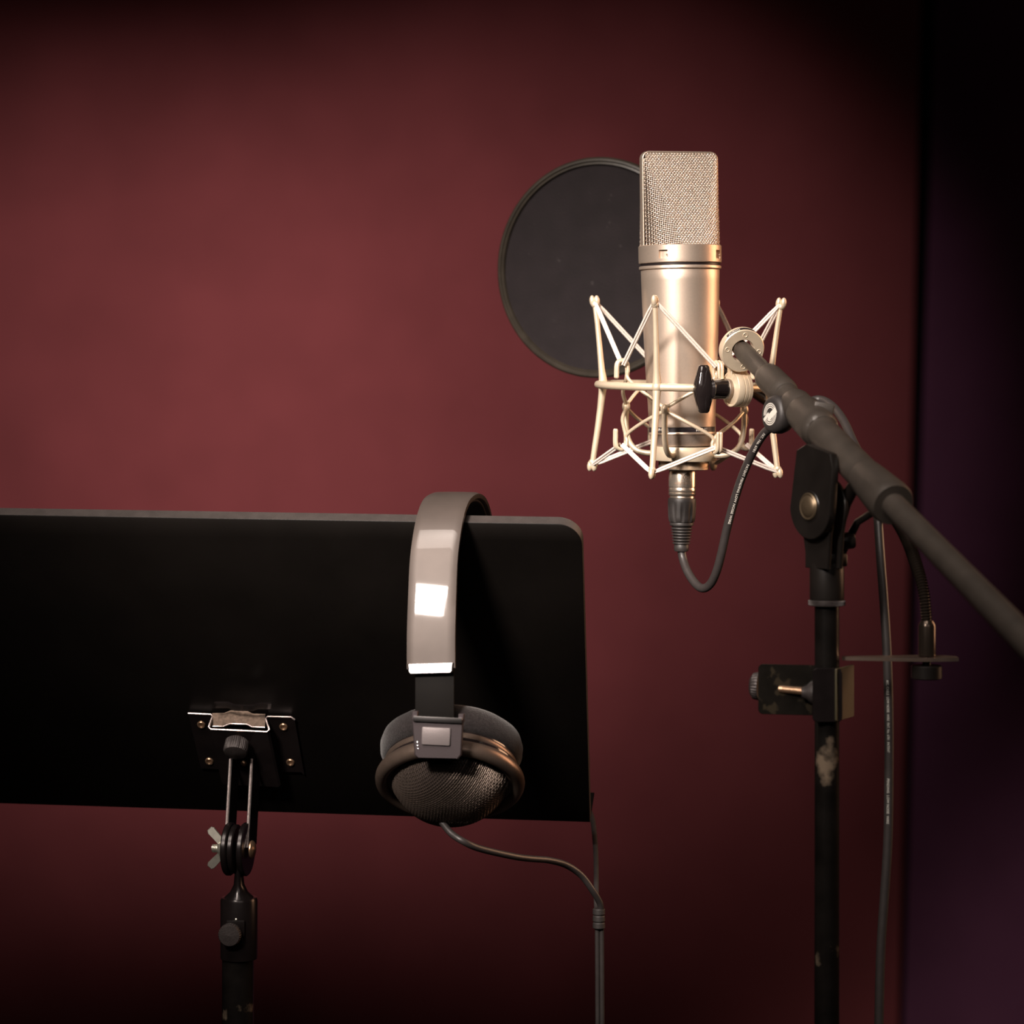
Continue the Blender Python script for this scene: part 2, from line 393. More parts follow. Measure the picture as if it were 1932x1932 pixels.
def weave(sgn, name, par):
    b = MB()
    def pt(x, z, off):
        v = (z - zbot) / (HT - zbot)
        y = ysurf(x, v); e = .5
        # outward normal by differences
        dy = (ysurf(min(x + e, HA - 3.2), v) - ysurf(max(x - e, -HA + 3.2), v)) / (2 * e)
        n = Vector((-dy, 1, .25)).normalized()
        yf = max(HD - 1.5, (1 - v) * RB * math.cos(T0) + v * (HD - 1.5))
        z = max(zbot, z - .32 * (yf - y))
        return hw_(x + n.x * off, sgn * (y + n.y * off), z + n.z * off)
    for i, x in enumerate(xs):
        zt = ztop_x(x); pts = [pt(x, zbot, 0)]
        for j, z in enumerate(zs):
            if z > zt: break
            pts.append(pt(x, z, AMP * (1 if (i + j) % 2 else -1)))
            pts.append(pt(x, z + (ztop - zbot) / NZ / 2, 0))
        if len(pts) > 3: b.tube(pts, WR * S, n=5, caps=False)
    for j, z in enumerate(zs):
        pts = []
        for i, x in enumerate(xs):
            if ztop_x(x) < z: continue
            pts.append(pt(x, z, AMP * (-1 if (i + j) % 2 else 1)))
            if i < NX - 1 and ztop_x(xs[i + 1]) >= z: pts.append(pt((x + xs[i + 1]) / 2, z, 0))
        if len(pts) > 3: b.tube(pts, WR * S, n=5, caps=False)
    o = b.build(name, M['wire'], par, sharp=80, kind='stuff'); return o
weave(-1, 'front_mesh', mic); weave(1, 'rear_mesh', mic)
b = MB(); gx, gz = 30, 24  # solid dark surface added so the holes of the mesh look dark
for sgn in (-1, 1):
    vs = []
    for j in range(gz + 1):
        for i in range(gx + 1):
            x = -(HA - 5) + 2 * (HA - 5) * i / gx; z = zbot + (ztop_x(x) - 1 - zbot) * j / gz
            v = (z - zbot) / (HT - zbot); vs.append(hw_(x, sgn * max(.5, ysurf(x, v, 3.6)), z))
    b.add(vs, [[j * (gx + 1) + i, j * (gx + 1) + i + 1, (j + 1) * (gx + 1) + i + 1, (j + 1) * (gx + 1) + i] for j in range(gz) for i in range(gx)])
b.build('mesh_backing', M['inner'], mic, sharp=80, label='solid dark sheet added behind the outer mesh to darken its holes')
# lettering on the black band
def wrap_text(txt, size, r, th0, py, bold=0, squeeze=1.0):
    vs, fs = text_mesh(txt, size, bold, squeeze)
    return [mw(r * math.sin(th0 + v.x / r), -r * math.cos(th0 + v.x / r), zz(py) + v.y) for v in vs], fs
b = MB()
b.add(*wrap_text('MICROPHONE', 8.4, 62.15, R(-70), 812.9, 0.06, 0.82))
b.add(*wrap_text('MKP 87', 8.4, 62.15, R(21), 812.9, 0.06, 0.95))
b.build('lettering', M['print'], mic, smooth=False)

# ------------------------------------------------------------------ shock mount
mo = P(1290.5, 855, YM)
MTM = Matrix.Rotation(0.016, 3, 'Y') @ Matrix.Rotation(0.021, 3, 'X')
def sw(x, y, z): return mo + MTM @ Vector((x, y, z)) * S
SAX = MTM @ Vector((0, 0, 1))
spider = thing('shock_mount', 'cream spider shock mount with ring, four posts and white elastic cords around the microphone', 'shock mount', sw(0, 0, zz(868)))
d0 = Vector((-.372, -.928, 0))
D4 = [d0, Vector((-d0.y, d0.x, 0)), -d0, Vector((d0.y, -d0.x, 0))]
D4 = [Vector((d.x, d.y, 0)).normalized() for d in D4]
def pol(d, r, py, tang=0.0):
    t = Vector((-d.y, d.x, 0)); v = d * r + t * tang
    return sw(v.x, v.y, zz(py))
RP = 728
b = MB(); b.torus(sw(0, 0, zz(RP)), SAX, 164 * S, 7.2 * S, n=96, k=16); b.build('ring', M['cream'], spider)
for d in D4:
    b = MB()
    up_ = [pol(d, r, py) for r, py in ((164.5, RP), (165.5, 716), (168, 700), (172.5, 660), (178.5, 612), (183.5, 580))]
    b.tube(up_, [8.6 * S, 7.6 * S, 6.2 * S, 5.3 * S, 4.8 * S, 4.6 * S], n=14)
    dn_ = [pol(d, r, py) for r, py in ((164.5, RP), (166, 745), (169, 775), (174, 815), (179.5, 852), (183, 877))]
    b.tube(dn_, [8.6 * S, 7.2 * S, 6.4 * S, 6.0 * S, 5.6 * S, 5.2 * S], n=14)
    b.ball(pol(d, 165, RP), 10.2 * S, n=20)
    post = b.build('post', M['cream'], spider, sharp=60)
    for (r0, py, s_) in ((184.5, 571, 1), (183.8, 884, -1)):
        b = MB()
        ax_ = (pol(d, r0 + 1.2, py - 10 * s_) - pol(d, r0, py)).normalized()
        for k in (-1, 1): b.ball(pol(d, r0 + 4.6 * k, py - (1 * s_)), 5.6 * S, d=ax_, k=1.95, n=16)
        b.ball(pol(d, r0, py + 6 * s_), 6.8 * S, d=ax_, k=1.0, n=16)
        b.build('cord_fork', M['cream'], post, sharp=60)
# inner cradle
E4 = [(D4[i] + D4[(i + 1) % 4]).normalized() for i in range(4)]
NR = 117
b = MB(); b.lathe(mo, SAX, [(52 * S, zz(868.6) * S), (60.8 * S, zz(868.4) * S), (61.8 * S, zz(867) * S), (61.8 * S, zz(843.5) * S), (61 * S, zz(842) * S), (52 * S, zz(841.8) * S)], n=96)
b.map(lambda v: v - SAX * 0)
b.build('cradle_collar', M['cream'], spider)
b = MB(); NK = 120
def kn(r, t, th, j): return r
b.lathe(mo, SAX, [(30 * S, zz(885.6) * S), (45 * S, zz(885.5) * S), (46 * S, zz(884.5) * S), (46 * S, zz(870.5) * S), (45 * S, zz(869.5) * S), (44 * S, zz(868) * S)], n=96)
kr = b.build('knurled_nut', M['nickel_bright'], spider, label='knurled nickel lock nut')
b = MB()
for i in range(NK):
    th = 2 * math.pi * i / NK
    def rp(a, py, r): 
        return sw(r * math.sin(a), -r * math.cos(a), zz(py))
    a0 = th; a1 = th + R(11)
    w_ = R(0.75)
    p = [rp(a0 - w_, 884.3, 45.8), rp(a0 + w_, 884.3, 45.8), rp(a1 + w_, 870.8, 45.8), rp(a1 - w_, 870.8, 45.8), rp(a0, 884.3, 47.6), rp(a1, 870.8, 47.6)]
    b.add(p, [[0, 1, 4], [1, 2, 5, 4], [2, 3, 5], [3, 0, 4, 5], [0, 3, 2, 1]])
b.build('knurling', M['nickel_bright'], kr, sharp=20, kind='stuff')
for d in D4:
    b = MB()
    b.tube(spline([pol(d, 56, 856.5), pol(d, 75, 857), pol(d, 92, 853), pol(d, 106, 842), pol(d, 114, 825), pol(d, 117, 800), pol(d, NR, 772)], 8), 5.4 * S, n=14)
    b.ball(pol(d, NR, 770), 8.0 * S, d=SAX, k=1.35, n=18)
    b.build('cradle_arm', M['cream'], spider, sharp=60)
for i, e in enumerate(E4):
    dA, dB = D4[i], D4[(i + 1) % 4]
    for top in (True, False):
        b = MB()
        for dn, sg in ((dA, -1), (dB, 1)):
            T = sg * 3.1
            mid = (dn * .58 + e * .5).normalized()
            if top:
                pts = [pol(dn, NR, 768), pol(mid, 117, 742), pol(e, 121, 716, T * 1.6), pol(e, 121, 700, T), pol(e, 123, 687, T), pol(e, 130, 680.5, T), pol(e, 139, 683, T), pol(e, 143, 691, T), pol(e, 143.5, 712, T)]
            else:
                pts = [pol(dn, NR, 772), pol(mid, 117, 793), pol(e, 121, 818, T * 1.6), pol(e, 121, 832, T), pol(e, 123, 842, T), pol(e, 130, 848, T), pol(e, 139, 845.5, T), pol(e, 143, 838, T), pol(e, 143.5, 812, T)]
            b.tube(spline(pts, 7), 3.5 * S, n=10)
            b.ball(pts[-1], 3.5 * S, n=10)
        b.build('cord_hook', M['cream'], spider, sharp=60)
# elastic cords: doubled, finely ribbed
for top in (True, False):
    for i, d in enumerate(D4):
        b = MB()
        for e, sg in ((E4[i], 1), (E4[(i - 1) % 4], -1)):
            pa = pol(d, 184, 571 if top else 884, 1.0 * sg); pb = pol(e, 131, 689 if top else 839, -sg * 4)
            ax_ = (pb - pa).normalized()
            side = ax_.cross(Vector((0, -1, 0))).normalized()
            L = (pb - pa).length; n = int(L / (1.15 * S))
            for k in (-1, 1):
                pts = [pa.lerp(pb, j / n) + side * (k * 2.2 * S) * min(1, .35 + 4 * j / n) for j in range(n + 1)]
                b.tube(pts, [(2.35 + .28 * (1 if j % 2 else -1)) * S for j in range(n + 1)], n=7)
        b.build('elastic_cord', M['cord'], spider, sharp=80)
# swivel discs and T knob, along the tangent of the ring
kd = Vector((-.90, -.43, 0)).normalized()
YK = YM - 0.052
kc = P(1394, 734, YK)
s2 = YK / F
b = MB()
b.lathe(kc, kd, [(0, -14 * s2), (30 * s2, -14 * s2), (33.5 * s2, -12 * s2), (34 * s2, -4.5 * s2), (33 * s2, -4 * s2), (33 * s2, -3 * s2), (34 * s2, -2.5 * s2), (34 * s2, 3.5 * s2), (33 * s2, 4 * s2), (33 * s2, 5 * s2), (34 * s2, 5.5 * s2), (34 * s2, 17 * s2), (33 * s2, 18.5 * s2), (31 * s2, 18.5 * s2), (29 * s2, 16.5 * s2), (18 * s2, 21 * s2), (14 * s2, 23 * s2), (13 * s2, 25 * s2)], n=72)
b.build('swivel_disc', M['cream'], spider)
b = MB()
b.lathe(kc, kd, [(17 * s2, 19 * s2), (19.5 * s2, 22 * s2), (20 * s2, 29 * s2), (19 * s2, 30 * s2)], n=48)
b.build('knob_washer', M['taper'], spider)
b = MB()
b.lathe(kc, kd, [(19 * s2, 28 * s2), (19.5 * s2, 30 * s2), (19 * s2, 58 * s2), (21 * s2, 62 * s2), (17 * s2, 66 * s2)], n=48)
kf = kc + kd * 76 * s2
ks = Vector((-kd.y, kd.x, 0)); kz = Vector((0, 0, 1))
# wing: tall tapering bar with a rib
prof = [(45, 8, 7), (42, 11, 10), (30, 14, 13), (12, 18, 18), (0, 19.5, 20), (-12, 18, 18), (-30, 14, 13), (-42, 11, 10), (-45, 8, 7)]
vs = []; n = 16
for z, wx_, wy_ in prof:
    for k in range(n):
        a = 2 * math.pi * k / n; ca, sa = math.cos(a), math.sin(a)
        ca = math.copysign(abs(ca) ** .6, ca); sa = math.copysign(abs(sa) ** .6, sa)
        vs.append(kf + kz * z * s2 + kd * (wy_ * ca) * s2 + ks * (wx_ * .75 * sa) * s2)
fs = [[i * n + k, i * n + (k + 1) % n, (i + 1) * n + (k + 1) % n, (i + 1) * n + k] for i in range(len(prof) - 1) for k in range(n)] + [list(range(n)), [(len(prof) - 1) * n + k for k in range(n)]]
b.add(vs, fs)
b.tube(spline([kf + kz * 40 * s2 - ks * 6 * s2, kf + kz * 14 * s2 - ks * 13 * s2, kf - kz * 2 * s2 - ks * 16 * s2 - kd * 8 * s2, kf - kz * 4 * s2 - ks * 17 * s2 - kd * 16 * s2], 6), 5.5 * s2, n=10)
b.build('wing_knob', M['gloss_black'], spider, label='glossy black wing knob')

# boom line
B0, B1 = P(1393, 653, 1.88), P(1990, 1264, 1.44)
bd = (B1 - B0).normalized()
def bt(px):
    q = (px - 966) / F; d = B1 - B0
    return (q * B0.y - B0.x) / (d.x - q * d.y)
def bp(px): return B0 + (B1 - B0) * bt(px)
# swivel ring around the boom end
rc = bp(1399) + Vector((0, 0, 0)) ; YR = rc.y; s3 = YR / F
b = MB()
ri, ro, ht = 22 * s3, 42.5 * s3, 9.5 * s3
b.lathe(rc, bd, [(ri, -ht), (ro - 1.5 * s3, -ht), (ro, -ht + 1.5 * s3), (ro, ht - 1.5 * s3), (ro - 1.5 * s3, ht), (ri + 1.2 * s3, ht), (ri, ht - 1.2 * s3)], n=80, close=True)
sr = b.build('swivel_ring', M['cream'], spider)
ra, rb_, _ = frame_from(bd, (0, 0, 1))
for a in (90, 5, 182, 262):
    c = rc + ra * (32 * s3 * math.sin(R(a))) + rb_ * (32 * s3 * math.cos(R(a))) + bd * ht
    MB().torus(c, bd, 4.2 * s3, .9 * s3, n=20, k=6).build('disc_mark', M['cream'], sr)
b = MB(); n = 26; vs = []
for i in range(n + 1):
    a = R(38 + 84 * i / n)
    dirv = ra * math.sin(a) + rb_ * math.cos(a)
    for t in (-ht * .15, ht * .75): vs.append(rc + dirv * (ro + .25 * s3) + bd * t)
fs = [[2 * i, 2 * i + 1, 2 * i + 3, 2 * i + 2] for i in range(n)]
b.add(vs, fs); b.build('rim_label', M['label_black'], sr)
vs, fs = text_mesh('AUDIO', 7.4, .12)
def ringtext(v):
    # reads clockwise along the top, starting at the left end
    ang = SGN * (v.x / 42.7)
    dirv = ra * math.sin(A0 + ang) + rb_ * math.cos(A0 + ang)
    return rc + dirv * (ro + .45 * s3) + bd * (ht * .68 - v.y * s3)
# rb_ points to the left or right?
lft = rb_.x < 0
A0, SGN = (R(44), 1) if lft else (R(136), -1)
b = MB(); b.add([rc + (ra * math.sin(A0 + SGN * v.x / 42.7) + rb_ * math.cos(A0 + SGN * v.x / 42.7)) * (ro + .45 * s3) + bd * (ht * .60 - v.y * s3) for v in vs], fs)
b.build('label_lettering', M['print'], sr, smooth=False)
# tab joining ring and discs
b = MB()
b.box(P(1391, 702, YK), (1, .35, 0), (-.35, 1, 0), (0, 0, 1), 17 * s3, 10 * s3, 12 * s3)
b.build('swivel_tab', M['cream'], spider)
b = MB(); b.box(P(1392, 704, YK - .0045), (1, .35, 0), (-.35, 1, 0), (0, 0, 1), 4.2 * s3, 2 * s3, 2.6 * s3); b.build('tab_slot', M['dark_groove'], spider)

# ------------------------------------------------------------------ microphone stand
PY = bp(1600).y + 0.012                # depth of the pole
sp = PY / F
px_, pz_ = 1560, None
pb = P(1560, 1300, PY); pbx = pb.x
stand = thing('microphone_stand', 'black boom microphone stand with a chipped pole, at the right of the picture', 'microphone stand', (pbx, PY, 0))
def zpy(py, Y=None): return H + (HOR - py) * (Y or PY) / F
b = MB()
b.tube([(pbx, PY, .055), (pbx, PY, zpy(1140))], 23.5 * sp, n=32); b.build('pole', M['stand_pole'], stand, label='lower pole with chipped black paint')
b = MB(); b.lathe((pbx, PY, 0), (0, 0, 1), [(30 * sp, zpy(1143)), (33.5 * sp, zpy(1142)), (34 * sp, zpy(1137)), (33.5 * sp, zpy(1132)), (30 * sp, zpy(1131))], n=48)
kr = b.build('knurled_ring', M['knob_dark'], stand)
b = MB()
for i in range(60):
    th = 2 * math.pi * i / 60
    for sg in (1, -1):
        def q(a, py, r): return Vector((pbx + r * sp * math.sin(a), PY - r * sp * math.cos(a), zpy(py)))
        a0, a1, w_ = th, th + sg * R(9), R(1.2)
        b.add([q(a0 - w_, 1141.5, 33.6), q(a0 + w_, 1141.5, 33.6), q(a1 + w_, 1132.5, 33.6), q(a1 - w_, 1132.5, 33.6), q(a0, 1141.5, 35), q(a1, 1132.5, 35)],
              [[0, 1, 4], [1, 2, 5, 4], [2, 3, 5], [3, 0, 4, 5]])
b.build('knurling', M['knob_dark'], kr, sharp=20, kind='stuff')
b = MB(); b.lathe((pbx, PY, 0), (0, 0, 1), [(28 * sp, zpy(1131)), (32 * sp, zpy(1130.8)), (32.6 * sp, zpy(1128)), (32.6 * sp, zpy(1068)), (31.5 * sp, zpy(1062)), (25 * sp, zpy(1060))], n=48)
b.build('pole_collar', M['satin_black'], stand)
# fork of the joint
jn = Vector((-.86, -.51, 0)).normalized(); jt = Vector((-jn.y, jn.x, 0)) * 1
if jt.x < 0: jt = -jt
jc = P(1548, 955, PY - .006)
b = MB()
def plate(c, n_, outline, th_, b_):
    b_.prism([c + jt * x * sp + Vector((0, 0, 1)) * y * sp for x, y in outline], n_ * th_ * sp, bev=1.4 * sp)
def disc_out(r, x0, y0, a0, a1, n=18): return [(x0 + r * math.cos(R(a0 + (a1 - a0) * i / n)), y0 + r * math.sin(R(a0 + (a1 - a0) * i / n))) for i in range(n + 1)]
# stand side fork: disc + tongue going down into collar
zc = lambda py: (955 - py)
out = disc_out(52, 0, 0, -10, 190) + [(-34, zc(1045)), (-34, zc(1072)), (34, zc(1072)), (40, zc(1010))]
plate(jc + jn * 2 * sp, jn, out, 8, b); plate(jc + jn * -26 * sp, jn, out, 8, b)
b.box(Vector((pbx, PY, zpy(1056))), jt, jn, (0, 0, 1), 30 * sp, 27 * sp, 12 * sp)
b.build('stand_fork', M['satin_black'], stand)
b = MB()
out = disc_out(62, 0, 0, 185, 350) + [(70, zc(880)), (64, zc(855)), (-10, zc(838)), (-40, zc(850))]
plate(jc + jn * 10 * sp, jn, out, 16, b)
b.build('boom_bracket', M['satin_black'], stand)
b = MB(); b.lathe(jc + jn * 26 * sp, jn, [(31 * sp, -6 * sp), (31 * sp, -1 * sp), (29 * sp, 1 * sp), (26 * sp, 1 * sp)], n=40); b.build('bolt_washer', M['satin_black'], stand)
b = MB(); b.lathe(jc + jn * 26 * sp, jn, [(25 * sp, 0), (26 * sp, 3 * sp), (24 * sp, 5 * sp), (21 * sp, 4 * sp), (19 * sp, 6 * sp), (12 * sp, 9 * sp), (0, 10 * sp)], n=36); b.build('joint_bolt', mat('bolt_metal', (.15, .11, .07), .8, .4, var=.15), stand, label='dull brassy bolt head')
# lever and clutch handle on the far side
b = MB(); b.tube([P(1588, 1042, PY + .01), P(1618, 985, PY - .004), P(1648, 966, PY - .02)], [9 * sp, 7 * sp, 7 * sp], n=16)
b.lathe(P(1600, 1020, PY), (1, .1, .1), [(0, -13 * sp), (15 * sp, -13 * sp), (16 * sp, -10 * sp), (16 * sp, 9 * sp), (14 * sp, 12 * sp), (0, 12 * sp)], n=28)
b.build('clutch_lever', M['satin_black'], stand)
b = MB(); b.tube([P(1577, 1010, PY + .004), P(1592, 950, PY - .006), P(1615, 910, PY - .02)], [12 * sp, 14 * sp, 12 * sp], n=18); b.build('clutch_arm', M['satin_black'], stand)
# boom tube in sections: (px, width in px)
def bsec(rows, name, m, n=48, label=None):
    b = MB()
    b.lathe(B0, bd, [(wd / 2 * bp(px).y / F, (bp(px) - B0).length * (1 if bt(px) >= 0 else -1)) for px, wd in rows], n=n)
    return b.build(name, m, stand, label=label)
bsec([(1389, 20), (1391, 26), (1397, 27), (1400, 34), (1402, 36), (1450, 37)], 'boom_tip', M['boom_black'])
b = MB()
for i in range(7):
    c = bp(1388 + i * 1.5); b.torus(c, bd, 14 * s3, 1.5 * s3, n=32, k=8)
b.build('tip_thread', M['bronze'], stand)
bsec([(1446, 40), (1448, 51), (1452, 54), (1476, 57), (1480, 56), (1483, 50), (1484, 40)], 'boom_collar', M['boom_black'])
bsec([(1480, 44), (1500, 45)], 'boom_neck', M['boom_black'])
bsec([(1497, 46), (1498, 58), (1501, 62), (1510, 63), (1513, 60), (1514, 66), (1517, 70), (1543, 74), (1548, 73), (1551, 66), (1552, 56)], 'clutch_housing', M['boom_black'])
bsec([(1550, 60), (1600, 63), (1634, 65)], 'boom_tube', M['boom_black'])
bsec([(1632, 60), (1633, 67), (1637, 70), (1650, 76), (1676, 86), (1682, 86), (1686, 80), (1686, 56)], 'boom_sleeve', M['boom_black'])
bsec([(1684, 47), (1800, 52), (2300, 77)], 'boom_rod', M['boom_black'])
# top lug with screw on the clutch housing
b = MB(); b.box(bp(1535) + Vector((.006, 0, .009)), (1, 0, -.2), (0, 1, 0), (.2, 0, 1), 20 * sp, 14 * sp, 12 * sp); b.build('clutch_lug', M['boom_black'], stand)
b = MB(); b.ball(P(1716, 1000, bp(1722).y - .006), 5 * sp, n=14); b.build('rod_stop', M['boom_black'], stand)
# locking knob with round emblem
kn = Vector((-.87, -.47, .05)).normalized()
kcn = P(1466, 782, bp(1480).y - .014); s4 = kcn.y / F
knob_x = MB()
knob_x.lathe(kcn, kn, [(0, -26 * s4), (24 * s4, -26 * s4), (32 * s4, -20 * s4), (36 * s4, -10 * s4), (36.5 * s4, 4 * s4), (34 * s4, 11 * s4), (29 * s4, 14.6 * s4), (24 * s4, 15.4 * s4), (0, 15.6 * s4)], n=64)
lk = knob_x.build('locking_knob', M['rubber'], stand, sharp=50, label='round black locking knob with a white emblem')
b = MB(); ku, kv_, _ = frame_from(kn, (0, 0, 1))     # ku up, kv_ side
if kv_.x < 0: kv_ = -kv_
fo = kcn + kn * 15.9 * s4
def annulus(r0, r1, a0, a1, n=28):
    vs = []
    for i in range(n + 1):
        a = R(a0 + (a1 - a0) * i / n)
        for r in (r0, r1): vs.append(fo + (ku * math.sin(a) + kv_ * math.cos(a)) * r * s4)
    return vs, [[2 * i, 2 * i + 1, 2 * i + 3, 2 * i + 2] for i in range(n)]
for r0, r1 in ((19.2, 21.2), (15.6, 17.6), (12.0, 13.8)):
    b.add(*annulus(r0, r1, 35, 190)); b.add(*annulus(r0, r1, 215, 370))
def rib(x0, y0, x1, y1, wd):
    p0 = Vector((x0, y0)); p1 = Vector((x1, y1)); d = (p1 - p0).normalized(); n_ = Vector((-d.y, d.x)) * wd
    return [fo + (kv_ * q.x + ku * q.y) * s4 + kn * .1 * s4 for q in (p0 + n_, p1 + n_, p1 - n_, p0 - n_)], [[0, 1, 2, 3]]
b.add(*rib(-6, -9, 20, 9, 6.0)); b.add(*rib(-20, -12, -4, 1, 3.2))
b.build('emblem', M['print'], lk, smooth=False)
# base
b = MB()
b.tube([(pbx, PY, .12), (pbx, PY, .02)], [.024, .024], n=24); b.build('base_hub', M['satin_black'], stand)
for a in (60, 180, 300):
    b = MB(); dx = Vector((math.cos(R(a)), math.sin(R(a)), 0))
    b.tube([Vector((pbx, PY, .085)) + dx * .02, Vector((pbx, PY, .022)) + dx * .33], .011, n=12); l = b.build('leg', M['satin_black'], stand)
    b = MB(); b.tube([Vector((pbx, PY, .0255)) + dx * .31, Vector((pbx, PY, .0165)) + dx * .36], .0155, n=12); b.build('rubber_foot', M['rubber'], l)

# ------------------------------------------------------------------ pop filter with gooseneck and clamp
pf = thing('pop_filter', 'round black nylon pop filter behind the microphone, its gooseneck clamped to the stand pole', 'pop filter', P(1560, 1305, PY))
FY = 2.10; sf = FY / F
fc = P(1128, 505, FY)
fn = Vector((-math.sin(R(26)), -math.cos(R(26)), 0.0))
fr = 200 * sf
b = MB(); fu, fv, _ = frame_from(fn, (0, 0, 1))
b.lathe(fc, fn, [(fr - 6 * sf, -10 * sf), (fr + 4 * sf, -10 * sf), (fr + 8 * sf, -7 * sf), (fr + 8.5 * sf, 5 * sf), (fr + 5 * sf, 9 * sf), (fr + 1 * sf, 9.5 * sf), (fr - 1 * sf, 6.5 * sf), (fr - 5 * sf, 7.5 * sf), (fr - 7 * sf, 4 * sf)], n=120, close=True)
b.build('hoop', M['filter_rim'], pf)
b = MB(); rings = 24; vs = [fc + fn * 2 * sf]; n = 96
for j in range(1, rings + 1):
    for k in range(n):
        a = 2 * math.pi * k / n; r = (fr - 4 * sf) * j / rings
        wv = math.sin(a * 3 + j * .3) * .5 + math.sin(a * 7 + 1) * .3
        vs.append(fc + (fu * math.cos(a) + fv * math.sin(a)) * r + fn * (2 + wv * (j / rings)) * sf)
fs = [[0, 1 + k, 1 + (k + 1) % n] for k in range(n)] + [[1 + (j - 1) * n + k, 1 + j * n + k, 1 + j * n + (k + 1) % n, 1 + (j - 1) * n + (k + 1) % n] for j in range(1, rings) for k in range(n)]
b.add(vs, fs)
vs2 = [v - fn * 3 * sf for v in vs]; b.add(vs2, fs)
b.build('cloth', M['filter_cloth'], pf)
# gooseneck
gpts = spline([P(1749, 1180, PY + .006), P(1743, 1120, PY + .008), P(1727, 1060, PY + .02), P(1696, 990, PY + .05), P(1640, 915, 1.83), P(1560, 845, 1.91), P(1490, 785, 1.99), P(1430, 745, 2.04), P(1366, 700, 2.08), P(1330, 655, 2.10), P(1305, 610, 2.105)], 30)
gp = resample(gpts, 2.75 * PY / F)
b = MB(); gr = 12.0 * PY / F
b.tube(gp, [gr * (1.0 if i % 2 else .76) for i in range(len(gp))], n=16); b.build('gooseneck', M['goose'], pf, sharp=80, label='ribbed black gooseneck')
b = MB(); b.tube([P(1300, 600, 2.107), P(1322, 640, 2.10), P(1345, 675, 2.09)], [7 * sf, 14 * sf, 14 * sf], n=20); b.build('filter_socket', M['satin_black'], pf)
# clamp
GY = PY + .006
b = MB(); sg_ = GY / F
b.lathe(P(1749, 1237, GY), (0, 0, 1), [(16.5 * sg_, 0), (16.5 * sg_, 56 * sg_), (15 * sg_, 61 * sg_), (12 * sg_, 66 * sg_), (9 * sg_, 66 * sg_)], n=40); b.build('neck_socket', M['goose'], pf)
b = MB()
ao = P(1588, 1240, PY + .008); bo = P(1806, 1240, GY)
out = [ao + Vector((0, -.003, 0)), P(1740, 1240, GY) + Vector((0, -.010, 0)), bo + Vector((-.005, -.008, 0)), bo + Vector((.0, -.006, 0)), bo + Vector((0, .004, 0)), bo + Vector((-.006, .010, 0)), P(1740, 1240, GY) + Vector((0, .012, 0)), ao + Vector((0, .003, 0))]
zpl = P(1749, 1239, GY).z
out = [Vector((v.x, v.y, zpl)) for v in out]
b.prism(out, (0, 0, -.0022)); b.build('shelf_plate', M['bronze'], pf, label='thin flat brownish metal plate')
b = MB(); b.lathe(P(1748, 1281, GY), (0, 0, 1), [(26 * sg_, 0), (29 * sg_, 2 * sg_), (29 * sg_, 24 * sg_), (27 * sg_, 26 * sg_), (8 * sg_, 27 * sg_), (8 * sg_, 36 * sg_)], n=40); b.build('plate_nut', M['satin_black'], pf)
zb0, zb1 = zpy(1355), zpy(1256); zm = (zb0 + zb1) / 2; hz = (zb1 - zb0) / 2
b = MB()  # front jaw (facing the camera, around the pole)
def rplate(c, ax_, az_, hx, hz_, r, n_, th_, b_): b_.prism([c + ax_ * x + az_ * y for x, y in rrect(hx, hz_, r, 5)], n_ * th_, bev=th_ * .3)
Z = Vector((0, 0, 1)); X = Vector((1, 0, 0)); Yv = Vector((0, 1, 0))
rplate(Vector((pbx - 3 * sp, PY - 33 * sp, zm - 2 * sp)), X, Z, 28 * sp, hz * 1.02, 9 * sp, -Yv, 4 * sp, b)
b.build('front_jaw', M['bracket'], pf)
b = MB(); rplate(Vector((pbx + 31 * sp, PY - 4 * sp, zm - 1 * sp)), Vector((.55, 1, 0)).normalized(), Z, 44 * sp, hz, 3 * sp, Vector((1, -.55, 0)).normalized(), 4 * sp, b)
b.build('side_jaw', mat('olive_black_metal', (.05, .042, .022), .4, .5, var=.2), pf, label='olive-tinted side of the clamp')
b = MB(); rplate(Vector((pbx - 72 * sp, PY + 14 * sp, zm + 3 * sp)), Vector((1, -.22, 0)).normalized(), Z, 56 * sp, hz * .96, 9 * sp, Vector((-.22, -1, 0)).normalized(), 4 * sp, b)
b.build('rear_jaw', M['clamp'], pf)
b = MB(); sc0 = Vector((pbx - 88 * sp, PY + 14 * sp, zm + 4 * sp))
b.tube([sc0, Vector((pbx - 30 * sp, PY - 14 * sp, zm + 1 * sp))], 6.5 * sp, n=20)
for i in range(22):
    c = sc0.lerp(Vector((pbx - 30 * sp, PY - 14 * sp, zm + 1 * sp)), .1 + .9 * i / 22); b.torus(c, (1, -.06, 0), 6.5 * sp, .9 * sp, n=16, k=6)
b.build('clamp_screw', M['brass'], pf, label='coppery threaded screw')
b = MB(); b.lathe(Vector((pbx - 27 * sp, PY - 14 * sp, zm)), (-1, .05, 0), [(22 * sp, 0), (20 * sp, 6 * sp), (13 * sp, 13 * sp), (9 * sp, 22 * sp)], n=32); b.build('screw_foot', M['knob_dark'], pf)
b = MB(); b.lathe(Vector((pbx - 121 * sp, PY + 62 * sp, zm + 4 * sp)), (-1, .35, 0), [(26 * sp, 0), (27 * sp, 3 * sp), (25 * sp, 12 * sp), (18 * sp, 17 * sp), (0, 18 * sp)], n=60,
    rfun=lambda r, t, th, j: r * (1 - .06 * (math.cos(th * 30) > 0)) if j in (1, 2) else r)
b.build('clamp_knob', M['knob_dark'], pf)

